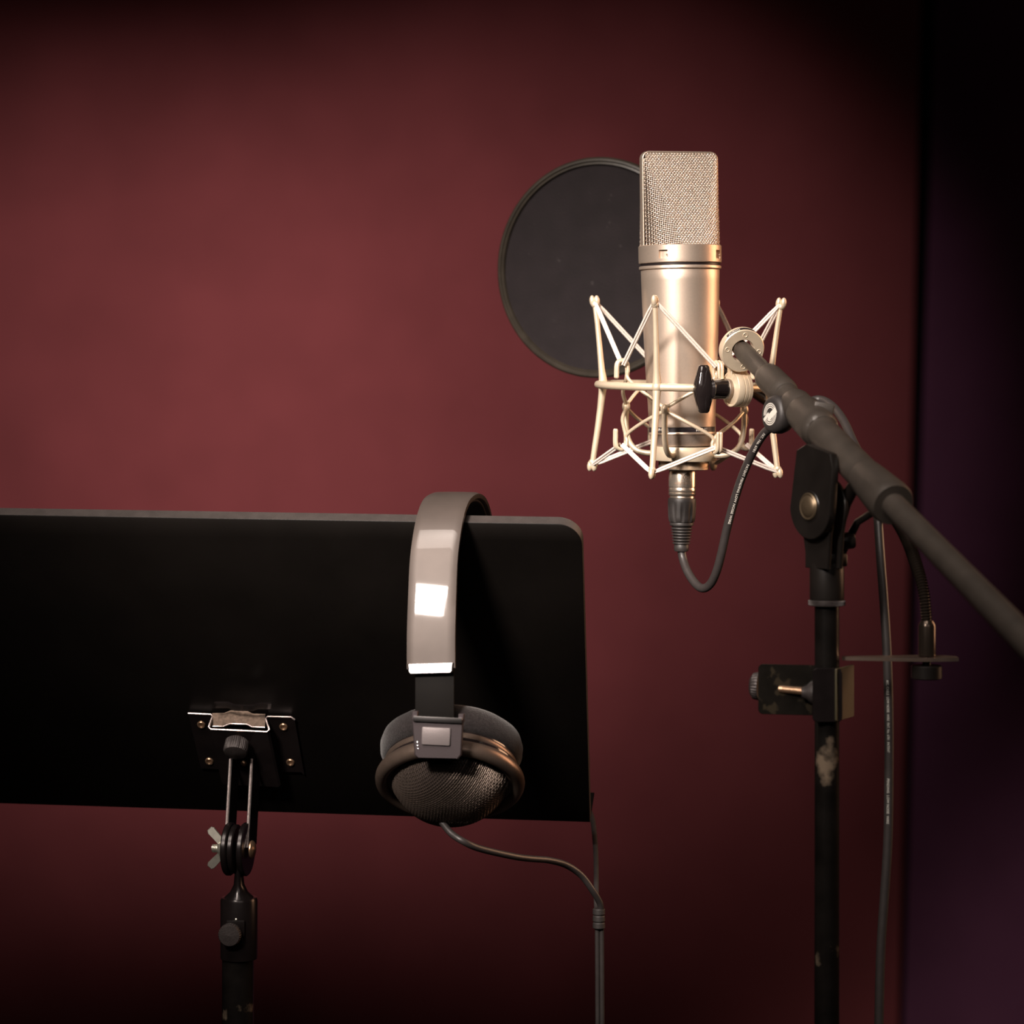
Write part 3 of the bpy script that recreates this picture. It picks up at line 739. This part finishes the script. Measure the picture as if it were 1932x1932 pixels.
# ------------------------------------------------------------------ microphone cable
mc_o = P(1287.5, 886, YM)
mcable = thing('microphone_cable', 'black microphone cable with nickel plug, looping from the microphone and hanging beside the stand', 'cable', mc_o)
cax = (P(1285.5, 1040, YM) - mc_o).normalized()
def xl(prof, n=48, rfun=None):
    b = MB(); b.lathe(mc_o, cax, [(r * S, (py - 886) * S) for r, py in prof], n=n, up=(0, -1, 0), rfun=rfun); return b
xl([(22, 884), (24.5, 886), (25.6, 889), (25.8, 918), (24.9, 919), (24.9, 921), (25.6, 922), (25.6, 928), (24.9, 929), (25.8, 930), (25.8, 933), (25, 934.5), (22, 934.6)]).build('plug_shell', M['nickel_bright'], mcable, label='nickel plug shell with embossed maker mark')
xl([(20, 934), (23, 935.5), (23.6, 936.5), (23.6, 939.5), (20, 940)]).build('plug_ring', M['nickel_bright'], mcable)
xl([(20, 939.5), (25.4, 940), (26.2, 941.5), (26.4, 946), (26.6, 948), (26.4, 960), (25.6, 975), (24.6, 983), (23, 985), (12, 985)], n=120,
   rfun=lambda r, t, th, j: r * (1 - .07 * max(0, math.cos(th * 10)) ** .5) if j in (5, 6, 7) else r).build('plug_grip', M['rubber'], mcable)
bo_ = [(12, 985), (22, 986), (22.5, 988), (22.2, 991), (18.5, 993)]
for i in range(6):
    r = 20.6 - i * .72; y = 995 + i * 5.5
    bo_ += [(r - 3.4, y), (r - .4, y + 1), (r, y + 2), (r - .3, y + 3), (r - 3.6, y + 4)]
bo_ += [(13.6, 1029), (14, 1030), (13.8, 1037), (12.5, 1040), (8, 1041)]
xl(bo_).build('strain_relief', M['rubber'], mcable)
ypl = 1.94
# emboss
b = MB()
def xw(v, th0, py, r=26.0): 
    a = th0 + v.x / r
    return mc_o + cax * ((py - 886) * S - v.y * S) + Vector((math.sin(a), -math.cos(a), 0)) * (r * S)
vs, fs = text_mesh('NEUTRIK', 6.8, .1); b.add([xw(v, R(-37), 913.5, 26.0) for v in vs], fs)
for a_, r0, r1 in ((0, 5.9, 7.2),):
    n = 28; vs = []
    for i in range(n):
        t = 2 * math.pi * i / n
        for r in (r0, r1): vs.append(xw(Vector((r * math.cos(t), r * math.sin(t), 0)), R(16), 900))
    b.add(vs, [[2 * i, 2 * i + 1, (2 * i + 3) % (2 * n), (2 * i + 2) % (2 * n)] for i in range(n)])
for x0, y0, x1, y1 in ((-3.2, -3, -3.2, 3.6), (0, -5, 0, 5), (0, 0, 3.2, 0), (3.2, -3.4, 3.2, 3.4), (-3.2, -.3, 0, 1)):
    d = Vector((x1 - x0, y1 - y0, 0)).normalized(); n_ = Vector((-d.y, d.x, 0)) * .55
    b.add([xw(Vector((x0, y0, 0)) + n_, R(16), 900), xw(Vector((x1, y1, 0)) + n_, R(16), 900), xw(Vector((x1, y1, 0)) - n_, R(16), 900), xw(Vector((x0, y0, 0)) - n_, R(16), 900)], [[0, 1, 2, 3]])
b.build('embossing', M['emboss'], mcable, smooth=False)
YC = [(1285.5, 1036, 1.94), (1289, 1056, 1.938), (1298, 1080, 1.93), (1313, 1102, 1.92), (1327, 1110, 1.912), (1341, 1101, 1.905), (1352, 1078, 1.898), (1361, 1045, 1.892), (1371, 1000, 1.886), (1384, 950, 1.878), (1400, 900, 1.868), (1421, 852, 1.856), (1440, 820, 1.846),
      (1462, 800, 1.838), (1490, 772, 1.850), (1520, 762, 1.868), (1545, 754, 1.872), (1570, 766, 1.862), (1592, 795, 1.845), (1612, 838, 1.825), (1633, 880, 1.81), (1650, 930, 1.79), (1657, 985, 1.775)]
YC2 = [(1662, 1060, 1.765), (1668, 1140, 1.76), (1674, 1240, 1.757), (1677, 1350, 1.757), (1677, 1480, 1.757), (1675, 1590, 1.757), (1668, 1700, 1.757), (1662, 1790, 1.757), (1659, 1900, 1.757), (1655, 2100, 1.757)]
path1 = spline([P(*q) for q in YC], 14)
cr = 8.2 * 1.88 / F
def prof_r(pts): return [cr] * len(pts)
b = MB(); b.tube(path1 + spline([P(*YC[-1])] + [P(*q) for q in YC2], 10)[1:] + spline([P(*YC2[-1]), Vector((.235, 1.765, .5)), Vector((.24, 1.75, .15)), Vector((.26, 1.70, .03)), Vector((.34, 1.62, cr)), Vector((.55, 1.58, cr))], 10)[1:], cr, n=18)
b.build('cable_jacket', M['cable'], mcable, sharp=80)
# printing along the cable
def arc_table(pts):
    L = [0]
    for i in range(1, len(pts)): L.append(L[-1] + (pts[i] - pts[i - 1]).length)
    return L
def along(pts, L, s):
    s = max(0, min(L[-1] - 1e-6, s)); i = 0
    lo, hi = 0, len(L) - 1
    while hi - lo > 1:
        m = (lo + hi) // 2
        if L[m] <= s: lo = m
        else: hi = m
    t = (s - L[lo]) / max(1e-9, L[lo + 1] - L[lo])
    return pts[lo].lerp(pts[lo + 1], t), (pts[lo + 1] - pts[lo]).normalized()
def cable_text(txt, path, s0, size, off_ang, bold=.0, squeeze=1.0):
    """path runs downwards in the picture; letters read downwards with their tops to the right"""
    L = arc_table(path); vs, fs = text_mesh(txt, size, bold, squeeze); out = []
    for v in vs:
        p, t = along(path, L, s0 + v.x)
        view = (cam.location - p).normalized(); view = (view - t * view.dot(t)).normalized()
        right = view.cross(t).normalized()
        if right.x < 0: right = -right
        a = off_ang + (v.y - size * .35) / cr
        out.append(p + (view * math.cos(a) + right * math.sin(a)) * (cr * 1.02))
    return out, fs
rev = [p for p in path1[::-1]]
Lr = arc_table(rev)
i0 = min(range(len(rev)), key=lambda i: (rev[i] - P(1443, 815, 1.847)).length)
b = MB()
b.add(*cable_text('PAT. No. 6781', rev, Lr[i0] - .0035, .00235, R(8), .00006, 1.30))
i1 = min(range(len(rev)), key=lambda i: (rev[i] - P(1412, 874, 1.861)).length)
b.add(*cable_text('PATENT PENDING LOW NOISE WIRE', rev, Lr[i1], .00225, R(14), .00006, 1.26))
b.build('jacket_printing', M['print'], mcable, smooth=False)
path2 = spline([P(*YC[-1])] + [P(*q) for q in YC2], 10); L2 = arc_table(path2)
j0 = min(range(len(path2)), key=lambda i: (path2[i] - P(1676, 1281, 1.757)).length)
b = MB(); b.add(*cable_text('MIC. CABLE  LOW NOISE  WIRE  PAT. No. 6781  PATENT', path2, L2[j0], .0022, R(-8), .00002, 0.80))
j1 = min(range(len(path2)), key=lambda i: (path2[i] - P(1677, 1462, 1.757)).length)
b.add(*cable_text('PENDING  LOW NOISE  WIRE', path2, L2[j1], .0022, R(-8), .00002, 0.95))
b.build('jacket_printing', mat('faded_print', (.45, .44, .40), 0, .6, var=.1), mcable, smooth=False)

# ------------------------------------------------------------------ music stand
TR, TL, BR = P(1097, 990, 1.80), P(-175, 969, 1.865), P(1113, 1552, 1.935)
BL = TL + (BR - TR)
dr = (TR - TL).normalized(); dd = (BR - TR).normalized()
dn = dd.cross(dr).normalized()
if dn.y > 0: dn = -dn
0 and print('desk BL px', (BL.x / BL.y) * F + 966, HOR - (BL.z - H) / BL.y * F, 'n', dn)
def D(px, py, off=0.0):
    """point of the desk plane lifted 'off' metres towards the viewer, seen at the pixel"""
    ray = Vector(((px - 966) / F, 1, (HOR - py) / F)); o = Vector((0, 0, H)); c = TR + dn * off
    t = (c - o).dot(dn) / ray.dot(dn); return o + ray * t
poleM = P(449, 1850, 1.90)
ms = thing('music_stand', 'black metal music stand seen from behind, its wide desk filling the lower left', 'music stand', (poleM.x, poleM.y, 0))
rad = .0165; W_, Hh = (TR - TL).length, (BR - TR).length
def desk_loop(ins):
    out = []; r = rad - ins if rad > ins else .001
    for i in range(11):
        a = R(90 * i / 10); out.append((W_ - rad + r * math.sin(a), rad - r * math.cos(a)))
    out += [(W_ - ins, Hh - ins), (ins, Hh - ins)]
    for i in range(11):
        a = R(90 * i / 10); out.append((rad - r * math.cos(a), rad - r * math.sin(a)))
    return out
def desk_pts(ins, off): return [TL + dr * x + dd * y + dn * off for x, y in desk_loop(ins)]
b = MB()
Ls = [desk_pts(.0006, 0), desk_pts(0.0, -.0006)]
FL = .0085
Ls2 = [desk_pts(.0, -.0006), desk_pts(0, -FL), desk_pts(.0012, -FL), desk_pts(.0012, -.0012)]
n = len(Ls[0])
vs = [p for l in Ls for p in l] + desk_pts(.0008, -.0012)
fs = [list(range(n)), [2 * n + k for k in range(n)][::-1]] + [[k, (k + 1) % n, n + (k + 1) % n, n + k] for k in range(n)] + [[n + k, n + (k + 1) % n, 2 * n + (k + 1) % n, 2 * n + k] for k in range(n)]
b.add(vs, fs); b.build('desk', M['desk'], ms, sharp=50)
b = MB(); vs = [p for l in Ls2 for p in l]; m = len(Ls2)
b.add(vs, [[i * n + k, i * n + (k + 1) % n, (i + 1) * n + (k + 1) % n, (i + 1) * n + k] for i in range(m - 1) for k in range(n)])
b.build('desk_flange', M['desk_rim'], ms, sharp=50, label='folded rim, light from above put into its grey colour')
# shelf at the bottom on the far side
b = MB(); c0 = TL + dd * (Hh - .001); 
b.prism([c0 + dn * -.002, c0 + dr * (W_ - .0) + dn * -.002, c0 + dr * (W_ - .0) + dn * -.031, c0 + dn * -.031], dd * .0015); b.build('desk_shelf', M['desk'], ms)
# bracket: flanges and raised web (hat section)
HO = .0125
def sheet(rows, name, m, th_=.0014, label=None, parent=ms):
    """rows of points joined into a sheet, thickened"""
    b = MB(); k = len(rows[0]); vs = [p for r_ in rows for p in r_]; nn = len(vs)
    fs = [[j * k + i, j * k + i + 1, (j + 1) * k + i + 1, (j + 1) * k + i] for j in range(len(rows) - 1) for i in range(k - 1)]
    vs2 = [p - dn * th_ for p in vs]
    b.add(vs + vs2, fs + [[q + nn for q in f][::-1] for f in fs] +
          [[i, i + 1, nn + i + 1, nn + i] for i in range(k - 1)] + [[(len(rows) - 1) * k + i, (len(rows) - 1) * k + i + 1, nn + (len(rows) - 1) * k + i + 1, nn + (len(rows) - 1) * k + i] for i in range(k - 1)] +
          [[j * k, (j + 1) * k, nn + (j + 1) * k, nn + j * k] for j in range(len(rows) - 1)] + [[j * k + k - 1, (j + 1) * k + k - 1, nn + (j + 1) * k + k - 1, nn + j * k + k - 1] for j in range(len(rows) - 1)])
    return b.build(name, m, parent, sharp=30, label=label)
def hat(t):   # t 0 top .. 1 bottom
    sx = 24 * t; y = 104 * t
    return [D(355 + sx, 1346 + y, .0022), D(398 + sx, 1348 + y, .0022), D(401 + sx, 1352 + y, .003), D(394 + sx, 1372 + y, HO - .001), D(398 + sx, 1376 + y, HO),
            D(504 + sx * .9, 1381 + y, HO), D(508 + sx * .9, 1377 + y, HO - .001), D(501 + sx * .85, 1356 + y, .003), D(505 + sx * .85, 1352 + y, .0022), D(549 + sx * .8, 1353 + y, .0022), D(556 + sx * .75, 1358 + y, .0022)]
sheet([hat(t / 6) for t in range(7)], 'mounting_bracket', M['bracket'], .0016, label='hat-shaped black steel bracket riveted to the desk')
b = MB(); rim = hat(0); b.tube(rim, .0008, n=8); b.build('bracket_edge', M['bright_edge'], ms)
# inner tongue of the bracket
rows = []
for t in (0, 1):
    y = 14 * t
    rows.append([D(x, yy - y * 1.6, HO * .55 - t * .004) for x, yy in ((400, 1370), (422, 1370), (434, 1365), (466, 1366), (476, 1371), (500, 1372))])
sheet(rows, 'bracket_tongue', M['dust'], .0014, label='dusty bracket tongue')
b = MB(); b.tube([p + dn * .0003 for p in rows[0]], .0007, n=8); b.build('tongue_edge', M['bright_edge'], ms)
rows = [[D(x, yy + t * 10, .012 - .004 * t) for x, yy in ((404, 1326), (430, 1326), (442, 1331), (478, 1332), (486, 1328), (512, 1328))] for t in (0, 1)]
sheet(rows, 'upper_clip', M['bracket'], .0014)
for x, y in ((380, 1367), (395, 1436), (535, 1371), (548, 1438)):
    b = MB(); c = D(x, y, .0022)
    b.lathe(c, dn, [(.0030, -.0005), (.0030, .0004), (.0026, .0010), (.0018, .0010), (.0012, .0004), (0, .0002)], n=24); b.build('rivet', M['brass'], ms)
# adjusting knob
ka = (dn + Vector((0.0, -.1, -.55))).normalized()
kb = D(449, 1393, HO)
b = MB(); b.tube([kb - ka * .004, kb + ka * .006], .0022, n=14); b.build('knob_stem', M['brass'], ms)
b = MB(); kk = P(446, 1409, kb.y - .006)
b.lathe(kk, ka, [(0, -.0045), (.0075, -.0045), (.0083, -.0038), (.0086, .0035), (.0078, .0052), (.005, .0062), (0, .0066)], n=144,
   rfun=lambda r, t, th, j: r * (1 - .045 * (math.cos(th * 36) > 0)) if j in (2, 3) else r)
b.build('adjusting_knob', M['knob_dark'], ms, sharp=30)
b = MB(); b.ball(D(460, 1440, HO), .0022, n=12); b.build('web_screw', M['brass'], ms)
# two straps, from bracket down to the pivot
SYt, SYb = D(450, 1420, .006).y - .010, 1.892
def strap(xa, xb, name):
    top, bot = P(xa, 1432, SYt), P(xb, 1600, SYb)
    depth = Vector((.004, .016, 0))
    b = MB(); th_ = Vector((.0022, -.0004, 0))
    b.prism([top, top + depth, bot + depth, bot], th_); return b.build(name, M['bracket'], ms, sharp=20)
for xa, xb in ((432, 422.5), (472, 463)):
    strap(xa, xb, 'strap')
    b = MB(); b.tube([P(xa + 3, 1432, SYt - .0003), P(xb + 3, 1600, SYb - .0003)], .0010, n=8); b.build('strap_edge', M['bright_edge'], ms, label='bright strap edge')
pv = P(452, 1602, 1.90); hx = Vector((1, -.18, 0)).normalized(); sm = 1.90 / F
for off, rr in ((-19, 50), (-8, 46), (12, 50)):
    b = MB(); b.lathe(pv + hx * off * sm, hx, [(20 * sm, -5.5 * sm), (rr * sm - 2 * sm, -5.5 * sm), (rr * sm, -3 * sm), (rr * sm, 3 * sm), (rr * sm - 2 * sm, 5.5 * sm), (20 * sm, 5.5 * sm)], n=48); b.build('pivot_disc', M['bracket'], ms)
b = MB(); b.lathe(pv + hx * 22 * sm, hx, [(17 * sm, 0), (17 * sm, 3 * sm), (13 * sm, 7 * sm), (0, 9 * sm)], n=28); b.build('pivot_bolt_head', M['brass'], ms)
b = MB(); b.tube([pv - hx * 20 * sm, pv - hx * 53 * sm], 7 * sm, n=16)
for i in range(10): b.torus(pv - hx * (30 + i * 2.4) * sm, hx, 7 * sm, 1 * sm, n=18, k=6)
b.build('pivot_bolt', M['zinc'], ms)
b = MB(); b.lathe(pv - hx * 27 * sm, -hx, [(17 * sm, 0), (17 * sm, 3 * sm), (12 * sm, 12 * sm), (9 * sm, 15 * sm)], n=28)
for s_ in (1, -1):
    a0 = pv - hx * 33 * sm + Z * s_ * 9 * sm; a1 = pv - hx * 56 * sm + Z * s_ * 33 * sm
    dv = (a1 - a0).normalized(); sd = Vector((0, 1, 0)); nn = dv.cross(sd).normalized()
    b.prism([a0 - nn * 7 * sm, a0 + nn * 7 * sm, a1 + nn * 8 * sm + dv * 0, a1 + nn * 5 * sm + dv * 5 * sm, a1 - nn * 5 * sm + dv * 5 * sm, a1 - nn * 8 * sm], sd * 7 * sm, bev=1.2 * sm)
b.build('wing_nut', M['zinc'], ms, sharp=30, label='bright zinc wing nut')
# neck, socket, pole
pm = Vector((P(451, 1700, 1.90).x, 1.90, 0))
def zm_(py): return H + (HOR - py) * 1.90 / F
b = MB()
vs = []; rows = [(1590, 8, 20), (1645, 8, 20), (1668, 10, 20), (1682, 17, 24), (1694, 30, 30), (1700, 33, 33)]
n = 24
for py, wx_, wy_ in rows:
    for k in range(n):
        a = 2 * math.pi * k / n; vs.append(pm + Vector((wx_ * sm * math.cos(a), wy_ * sm * math.sin(a), zm_(py))))
b.add(vs, [[i * n + k, i * n + (k + 1) % n, (i + 1) * n + (k + 1) % n, (i + 1) * n + k] for i in range(len(rows) - 1) for k in range(n)])
b.build('pivot_tongue', M['bracket'], ms, sharp=50)
b = MB(); b.lathe(pm, (0, 0, 1), [(30 * sm, zm_(1809)), (34.5 * sm, zm_(1808)), (35 * sm, zm_(1804)), (35 * sm, zm_(1698)), (33 * sm, zm_(1693)), (12 * sm, zm_(1690))], n=48); b.build('pole_socket', M['bracket'], ms)
b = MB(); b.box(pm + Vector((-3 * sm, -33 * sm, zm_(1745))), X, Yv, Z, 17 * sm, 4 * sm, 15 * sm); b.build('socket_boss', M['bracket'], ms)
b = MB(); b.lathe(pm + Vector((-12 * sm, -36 * sm, zm_(1754))), (-.05, -1, -.05), [(10 * sm, 0), (20 * sm, 3 * sm), (21.5 * sm, 6 * sm), (21.5 * sm, 16 * sm), (19 * sm, 19 * sm), (0, 20.5 * sm)], n=120,
   rfun=lambda r, t, th, j: r * (1 - .05 * (math.cos(th * 30) > 0)) if j in (2, 3) else r); b.build('socket_knob', M['knob_dark'], ms)
b = MB(); b.lathe(pm + Vector((-2 * sm, -35 * sm, zm_(1728))), (0, -1, 0), [(2.5 * sm, 0), (2.5 * sm, 2 * sm), (0, 4 * sm)], n=12); b.build('socket_pin', M['zinc'], ms)
b = MB(); b.tube([pm + Vector((-2 * sm, 0, .03)), pm + Vector((-2 * sm, 0, zm_(1806)))], 30 * sm, n=40); b.build('pole', M['pole_black'], ms)
b = MB(); b.tube([pm + Vector((-2 * sm, 0, .14)), pm + Vector((-2 * sm, 0, .03))], .017, n=24); b.build('base_hub', M['satin_black'], ms)
for a in (30, 150, 270):
    b = MB(); dx = Vector((math.cos(R(a)), math.sin(R(a)), 0)); o = pm.copy()
    b.tube([o + dx * .012 + Z * .10, o + dx * .15 + Z * .05, o + dx * .29 + Z * .012], .010, n=12); l = b.build('leg', M['satin_black'], ms)
    b = MB(); b.tube([o + dx * .265 + Z * .0190, o + dx * .31 + Z * .0125], .0125, n=12); b.build('rubber_foot', M['rubber'], l)

# ------------------------------------------------------------------ headphones
HY = 0.066                              # the band rests against the top edge of the desk
def HP(px, py, Y): return P(px, py, Y + HY)
hp = thing('headphones', 'bronze and black open-back headphones hanging over the top edge of the music stand desk', 'headphones', HP(850, 985, 1.80))
# centre line of the band: (px, py, Y, yaw of the band face)
HBp = [(814, 1262, 1.7055, -9.9), (814, 1200, 1.7102, -9.9), (816, 1130, 1.7170, -9.9), (819, 1060, 1.7262, -10.2), (825, 1010, 1.734, -11), (832, 975, 1.744, -12), (840, 952, 1.757, -12), (850, 940, 1.772, -12), (862, 936, 1.790, -12),
       (873, 943, 1.808, -12), (881, 960, 1.824, -12), (887, 985, 1.838, -12), (895, 1030, 1.852, -10), (912, 1110, 1.872, -6), (935, 1210, 1.895, 0), (958, 1310, 1.925, 5)]
pts = spline([HP(a, b_, c) for a, b_, c, _ in HBp], 6); m = len(pts)
yaws = [q[3] for q in HBp]
def yaw_at(i): 
    f = i / 6; k = int(f); t = f - k
    return yaws[-1] if k >= len(yaws) - 1 else yaws[k] * (1 - t) + yaws[k + 1] * t
wv, nv = [], []
for i in range(m):
    a = R(yaw_at(i)); wvec = Vector((math.cos(a), math.sin(a), 0))
    t = (pts[min(i + 1, m - 1)] - pts[max(i - 1, 0)]).normalized()
    wvec = (wvec - t * wvec.dot(t)).normalized()
    wv.append(wvec); nv.append(wvec.cross(t).normalized())
HWd = .0158
i_front = 6 * 14
b = MB()
sec = []
for k in range(13):                                  # gently domed outer face
    x = -1 + 2 * k / 12; sec.append((x * HWd, -.0026 - .0004 * (1 - x * x) + (.0009 if k in (0, 12) else 0)))
sec += [(HWd, .0012), (HWd * .9, .0022), (-HWd * .9, .0022), (-HWd, .0012)]
out_s = 1
mid_out = nv[3].y
sg = 1 if mid_out > 0 else -1          # outward is towards the camera on the front leg
k = len(sec); vs = [pts[i] + wv[i] * x + nv[i] * (y * sg) for i in range(i_front + 1) for x, y in sec]
fs = [[i * k + j, i * k + (j + 1) % k, (i + 1) * k + (j + 1) % k, (i + 1) * k + j] for i in range(i_front) for j in range(k)] + [list(range(k)), [i_front * k + j for j in range(k)]]
b.add(vs, fs); b.build('headband', M['band'], hp, sharp=50, label='glossy grey-brown headband')
b = MB(); b.strip([pts[i] + nv[i] * (.0026 * sg) for i in range(4, i_front)], wv[4:i_front], nv[4:i_front], HWd * .86, .0012); b.build('band_lining', M['band_lining'], hp)
outward = -nv[0] * sg
w0 = wv[0]; dzv = Vector((0, 0, -1))
b = MB(); sh = (1.706 + HY) / F
c = HP(814, 1262, 1.7055) + outward * .0004
Zt = (pts[0] - pts[3]).normalized() * -1
b.prism([c + w0 * x + Zt * y for x, y in ((-44 * sh, 9.5 * sh), (44 * sh, 9.5 * sh), (43 * sh, -6 * sh), (40 * sh, -9.5 * sh), (-40 * sh, -9.5 * sh), (-43 * sh, -6 * sh))], outward * .0034, bev=.0008)
b.build('band_end_cap', M['silver_cap'], hp, label='polished silver end cap')
# slider strap
b = MB(); b.box(HP(820, 1315, 1.706), w0, Vector((0, -1, .05)), Vector((0, .05, 1)), 37.5 * sh, .0012, 54 * sh, bev=.0004); b.build('slider', M['slider'], hp)
# ear cup
def cup(c, n_, side, wire=True, sfx=None, parent=hp):
    """c: centre of the outer ring, n_: direction the grille faces"""
    u, v, n_ = frame_from(n_, (0, 0, 1))
    s = .000351
    b = MB(); b.torus(c, n_, 127 * s, 12.5 * s, n=96, k=18, flat=1.25); b.build('cup_ring', M['bronze'], parent, label='satin bronze ring')
    b = MB(); b.lathe(c, n_, [(100 * s, 8 * s), (118 * s, 6 * s), (120 * s, -6 * s), (124 * s, -22 * s), (124 * s, -38 * s), (118 * s, -42 * s), (80 * s, -42 * s)], n=96); b.build('cup_housing', M['gloss_black'], parent)
    b = MB(); b.torus(c - n_ * 30 * s, n_, 123 * s, 2.2 * s, n=96, k=8, flat=3.0); b.build('housing_band', M['bronze'], parent)
    b = MB(); b.lathe(c, n_, [(70 * s, -40 * s), (118 * s, -40 * s), (128 * s, -46 * s), (133 * s, -58 * s), (134 * s, -72 * s), (130 * s, -86 * s), (118 * s, -96 * s), (98 * s, -99 * s), (80 * s, -94 * s), (70 * s, -80 * s)], n=96); b.build('ear_cushion', M['velvet'], parent, label='black velour cushion')
    # domed inner plate and wire grille
    Rg, hd = 112 * s, 70 * s
    def dome(x, y, off):
        q = min(1, math.hypot(x, y) / Rg); z = hd * (1 - q ** 3.0)
        return c + u * x + v * y + n_ * (z + 4 * s + off)
    b = MB(); vs = [dome(0, 0, -2.2 * s)]; nn = 72; rr = 14
    for j in range(1, rr + 1):
        for k in range(nn):
            a = 2 * math.pi * k / nn; vs.append(dome(Rg * j / rr * math.cos(a), Rg * j / rr * math.sin(a), -2.2 * s))
    b.add(vs, [[0, 1 + k, 1 + (k + 1) % nn] for k in range(nn)] + [[1 + (j - 1) * nn + k, 1 + j * nn + k, 1 + j * nn + (k + 1) % nn, 1 + (j - 1) * nn + (k + 1) % nn] for j in range(1, rr) for k in range(nn)])
    b.build('grille_backing', M['dark_groove'], parent)
    if wire:
        b = MB(); N = 56; pit = 2 * Rg / N
        for dirn in (0, 1):
            for i in range(N + 1):
                x = -Rg + i * pit + pit * .01; hh = math.sqrt(max(0, Rg * Rg - x * x)); pl = []
                j0 = math.ceil((-hh) / pit); j1 = math.floor(hh / pit)
                for j in range(j0, j1 + 1):
                    off = (.55 if (i + j + dirn) % 2 else -.55) * s
                    xx, yy = (x, j * pit) if dirn == 0 else (j * pit, x)
                    ca, sa = math.cos(R(38)), math.sin(R(38)); X_, Y_ = xx * ca - yy * sa, xx * sa + yy * ca
                    pl.append(dome(X_, Y_, off))
                if len(pl) > 2: b.tube(pl, .95 * s, n=4, caps=False)
        b.build('wire_grille', M['cup_mesh'], parent, sharp=80, kind='stuff')
    b = MB(); b.torus(c + n_ * 4 * s, n_, 112 * s, 2.2 * s, n=80, k=8); b.build('grille_rim', M['bronze'], parent)
cc = HP(849, 1474, 1.735); cn = Vector((-.03, -.60, -.80)).normalized()
cup(cc, cn, 1)
# yoke plate
s = sh
yk_c = HP(825, 1392, 1.684)
yn = Vector((-.12, -.98, .03)).normalized(); yx = Vector((1, -.13, -.03)).normalized(); yx = (yx - yn * yx.dot(yn)).normalized(); yz = yn.cross(yx); 
if yz.z < 0: yz = -yz
b = MB(); outp = [(-49, 34), (-45, 38), (42, 36), (47, 32), (46, -30), (40, -38), (-36, -40), (-42, -34)]
hole = (26, 17)
b.prism([yk_c + yx * x * s + yz * y * s for x, y in outp], -yn * .005, bev=.0008)
b.box(yk_c + yx * -44 * s + yz * 39 * s - yn * .003, yx, yn, yz, 5 * s, .003, 8 * s); b.box(yk_c + yx * 43 * s + yz * 38 * s - yn * .003, yx, yn, yz, 5 * s, .003, 8 * s)
b.build('yoke', M['yoke'], hp, label='pewter grey yoke plate')
b = MB(); b.box(yk_c + yz * 34 * s + yn * .0006, yx, yn, yz, 46 * s, .0010, 5 * s); b.build('yoke_top_edge', M['silver_cap'], hp)
b = MB(); b.box(yk_c + yx * -2 * s + yz * 3 * s + yn * .0004, yx, yn, yz, 27 * s, .0010, 16 * s, bev=.0006); b.build('yoke_plate', M['grey_plate'], hp, label='small silver rectangle on the yoke')
b = MB()
for i in range(3): b.torus(yk_c + yx * (-38 + i * 1.2) * s + yz * (-8 - i * 6) * s + yn * .0003, yn, 1.5 * s, .5 * s, n=12, k=5)
b.build('yoke_marks', M['silver_cap'], hp)
b = MB(); b.box(HP(820, 1364, 1.700), w0, (0, 1, .2), Z, 38 * s, .003, 7 * s); b.build('slider_foot', M['slider'], hp)
# far cup, behind the desk
cup(HP(989, 1440, 1.985), Vector((.05, .50, -.86)).normalized(), -1, wire=False)
b = MB(); b.box(HP(961, 1335, 1.955), (1, .1, 0), (0, 1, .2), Z, 30 * s, .0025, 60 * s); b.build('slider', M['slider'], hp)
b = MB(); b.box(HP(966, 1400, 1.972), (1, .1, 0), (0, 1, .3), Z, 36 * s, .005, 30 * s); b.build('yoke', M['yoke'], hp)
# cords
cw = 6.3 * (1.78 + HY) / F
b = MB(); b.tube(spline([HP(834, 1552, 1.728), HP(852, 1573, 1.722), HP(875, 1588, 1.718), HP(905, 1601, 1.725), HP(965, 1615, 1.745), HP(1000, 1620, 1.76), HP(1035, 1623, 1.775), HP(1068, 1632, 1.79), HP(1096, 1651, 1.80), HP(1118, 1680, 1.805), HP(1131, 1702, 1.81), HP(1134, 1716, 1.812)], 10), cw, n=12)
b.build('cord', M['cable'], hp)
b = MB(); b.tube(spline([HP(1075, 1480, 1.98), HP(1100, 1510, 1.965), HP(1116, 1540, 1.94), HP(1121, 1570, 1.92), HP(1124, 1610, 1.89), HP(1125, 1650, 1.86), HP(1125, 1690, 1.83), HP(1126, 1716, 1.815)], 10), cw * .85, n=12)
b.build('cord', M['grey_cable'], hp)
b = MB(); c = HP(1130, 1714, 1.813)
sy = (1.813 + HY) / F
pr = []
for i in range(3): pr += [(10.2 * sy, -(i * 13) * sy), (11.6 * sy, -(i * 13 + 1.5) * sy), (11.8 * sy, -(i * 13 + 10) * sy), (10.4 * sy, -(i * 13 + 11.5) * sy)]
b.lathe(c, (0, 0, 1), pr, n=28); b.build('cord_splitter', M['rubber'], hp)
low = [HP(1131, 1750, 1.813), HP(1131.5, 1830, 1.813), HP(1132, 1932, 1.813), HP(1133, 2100, 1.813)]
tail = [Vector((.062, 1.80, .5)), Vector((.07, 1.79, .15)), Vector((.09, 1.76, .03)), Vector((.15, 1.70, .006)), Vector((.30, 1.62, .006))]
b = MB()
for k in (-1, 1): b.tube(spline([v + X * (k * 4.2 * sy) for v in low + tail], 8), 4.6 * sy, n=10)
b.build('cord', M['grey_cable'], hp)
